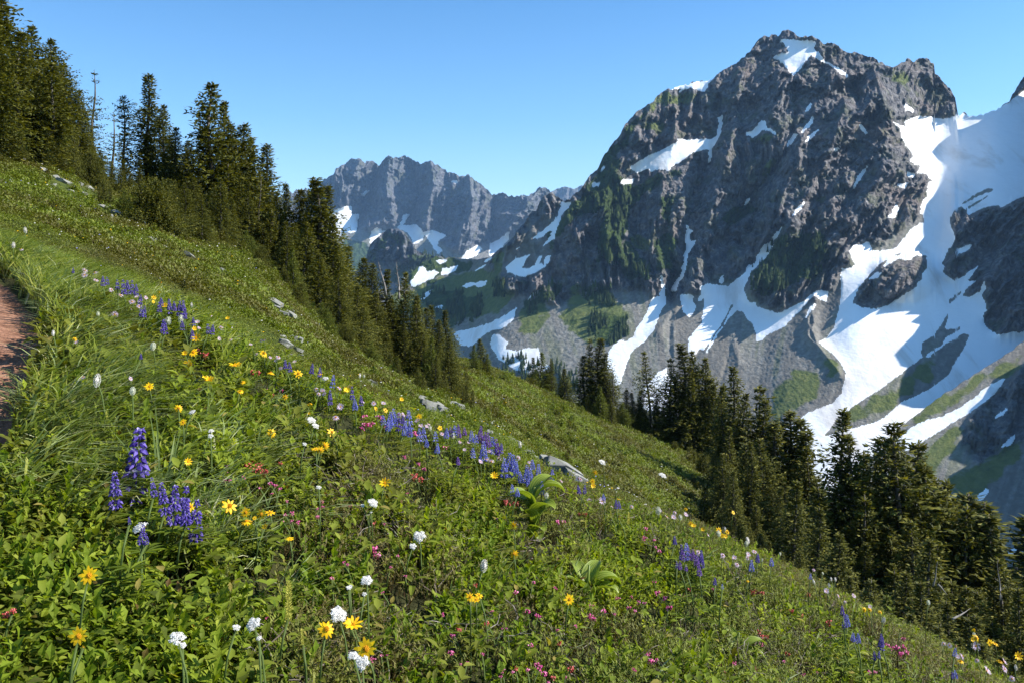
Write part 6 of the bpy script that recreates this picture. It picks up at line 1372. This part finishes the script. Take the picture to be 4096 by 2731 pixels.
def rock_mesh(seed):
    import bmesh
    rg = np.random.default_rng(seed); bm = bmesh.new(); bmesh.ops.create_cube(bm, size=1.0)
    for v in bm.verts: v.co = Vector([c * rg.uniform(.7, 1.15) for c in v.co])
    for _ in range(7):
        nrm = Vector(rg.normal(0, 1, 3)).normalized(); pt = nrm * rg.uniform(.36, .50)
        r = bmesh.ops.bisect_plane(bm, geom=bm.verts[:] + bm.edges[:] + bm.faces[:], plane_co=pt, plane_no=nrm, clear_outer=True)
        eg = [e for e in r['geom_cut'] if isinstance(e, bmesh.types.BMEdge)]
        if eg: bmesh.ops.edgeloop_fill(bm, edges=eg)
    bmesh.ops.bevel(bm, geom=bm.edges[:], offset=.025, segments=1, affect='EDGES')
    me = bpy.data.meshes.new('rock'); bm.to_mesh(me); bm.free(); me.materials.append(MAT_ROCK); return me
ROCKS = [rock_mesh(i) for i in range(9)]
RK.sort(key=lambda r: (r[3], r[0])); cnt = {}
for (x, y, w, what) in RK:
    i = cnt.get(what, 0); cnt[what] = i + 1
    d = dist_for_row(x, y + 2, 9.5); X = (x - CX) / F * d; Z = float(ground(np.array([X]), np.array([d]))[0]); s_ = w / F * d
    link('rock', ROCKS[int(frg.integers(9))], loc=(X, d, Z + s_ * .09), rot=(frg.normal(0, .15), .42 + frg.normal(0, .12), frg.normal(0, .5)), scale=(s_ * 1.25, s_ * frg.uniform(.8, 1.2), s_ * frg.uniform(.45, .7)),
         label=f'{"broad" if w > 9 else ("small" if w < 5 else "middling")} grey rock, {ordinal(i)} from the left {what}', category='rock', group='rocks ' + what)
def boulder(px, py, w, hh, dd, label, k, ry=.45):
    d = dd or dist_for_row(px, py, 9.0); X = (px - CX) / F * d; Z = (HY - py) / F * d; s_ = w / F * d
    link('boulder', ROCKS[k], loc=(X, d, Z), rot=(.1, ry, .25), scale=(s_ * 1.15, s_ * .8, s_ * hh), label=label, category='rock')
boulder(560, 466, 36, .36, 12.5, 'long grey green boulder rising from the brow beside the lupins', 2, .55)
boulder(573, 476, 22, .5, 12.2, 'rounder right half of the long boulder group', 5, .5)
boulder(548, 459, 18, .4, 12.8, 'flat stone lying behind the left end of the boulder', 7, .5)
boulder(377, 412, 24, .5, 10.2, 'lichened low boulder inside the lupin band', 4, .4)
boulder(586, 495, 12, .5, 9.5, 'small stone on the brow right of the boulder', 6, .4)
boulder(567, 482, 8, .6, 10.5, 'tiny stone at the boulder foot', 1, .4)

# tiny blossoms speckling the farther turf, too many and too small to count
def specks():
    P = sample(900, 10, 60, 1.3, -40, 720, 4, .15); n = len(P[0]); x = (P[0] - CX) / F * P[1]; z = ground(x, P[1]) + .13 + .002 * P[1]
    s_ = np.clip(P[1] * .0011, .012, .05) * prg.uniform(.6, 1.3, n)
    V0, F0 = bead([0, 0, 0], 1, 1, .5); V = V0[None] * s_[:, None, None] + np.stack([x, P[1], z], 1)[:, None, :]
    for mat, lo, hi, lab in ((WHITE, 0, .55, 'tiny white blossoms speckling the farther meadow turf'), (PETAL_Y, .55, .85, 'tiny yellow blossoms speckling the farther meadow turf'), (LUP_B, .85, 1, 'tiny blue blossoms speckling the farther meadow turf')):
        q = prg.uniform(size=n); m = (np.arange(n) / n >= lo) & (np.arange(n) / n < hi); k = int(m.sum())
        Fc = (F0[None] + (np.arange(k) * 6)[:, None, None]).reshape(-1, 3)
        link('meadow_blossoms', make_mesh('meadow_blossoms', V[m].reshape(-1, 3), Fc.ravel(), np.full(len(Fc), 3), mat, False, dict(var=np.full(k * 6, .7))), kind='stuff', label=lab)
specks()
# ------------------------------------------------------------------ the air
def haze():
    m = bpy.data.materials.new("thin_air"); m.use_nodes = True; n = m.node_tree.nodes; n.clear()
    o = n.new("ShaderNodeOutputMaterial"); v = n.new("ShaderNodeVolumePrincipled")
    v.inputs["Color"].default_value = (.36, .62, 1.0, 1); v.inputs["Density"].default_value = HAZE_D; v.inputs["Anisotropy"].default_value = 0.0
    m.node_tree.links.new(v.outputs[0], o.inputs["Volume"])
    x0, x1, y0, y1, z0, z1 = -6000, 6000, -400, 12500, -620, 1700
    V = [(x, y, z) for x in (x0, x1) for y in (y0, y1) for z in (z0, z1)]
    Fq = [(0, 1, 3, 2), (4, 6, 7, 5), (0, 4, 5, 1), (2, 3, 7, 6), (0, 2, 6, 4), (1, 5, 7, 3)]
    link('haze', make_mesh('haze', V, Fq, [4] * 6, m, False), kind='stuff', label='thin blue air haze over the valley')
HAZE_D = 4.0e-5
haze()
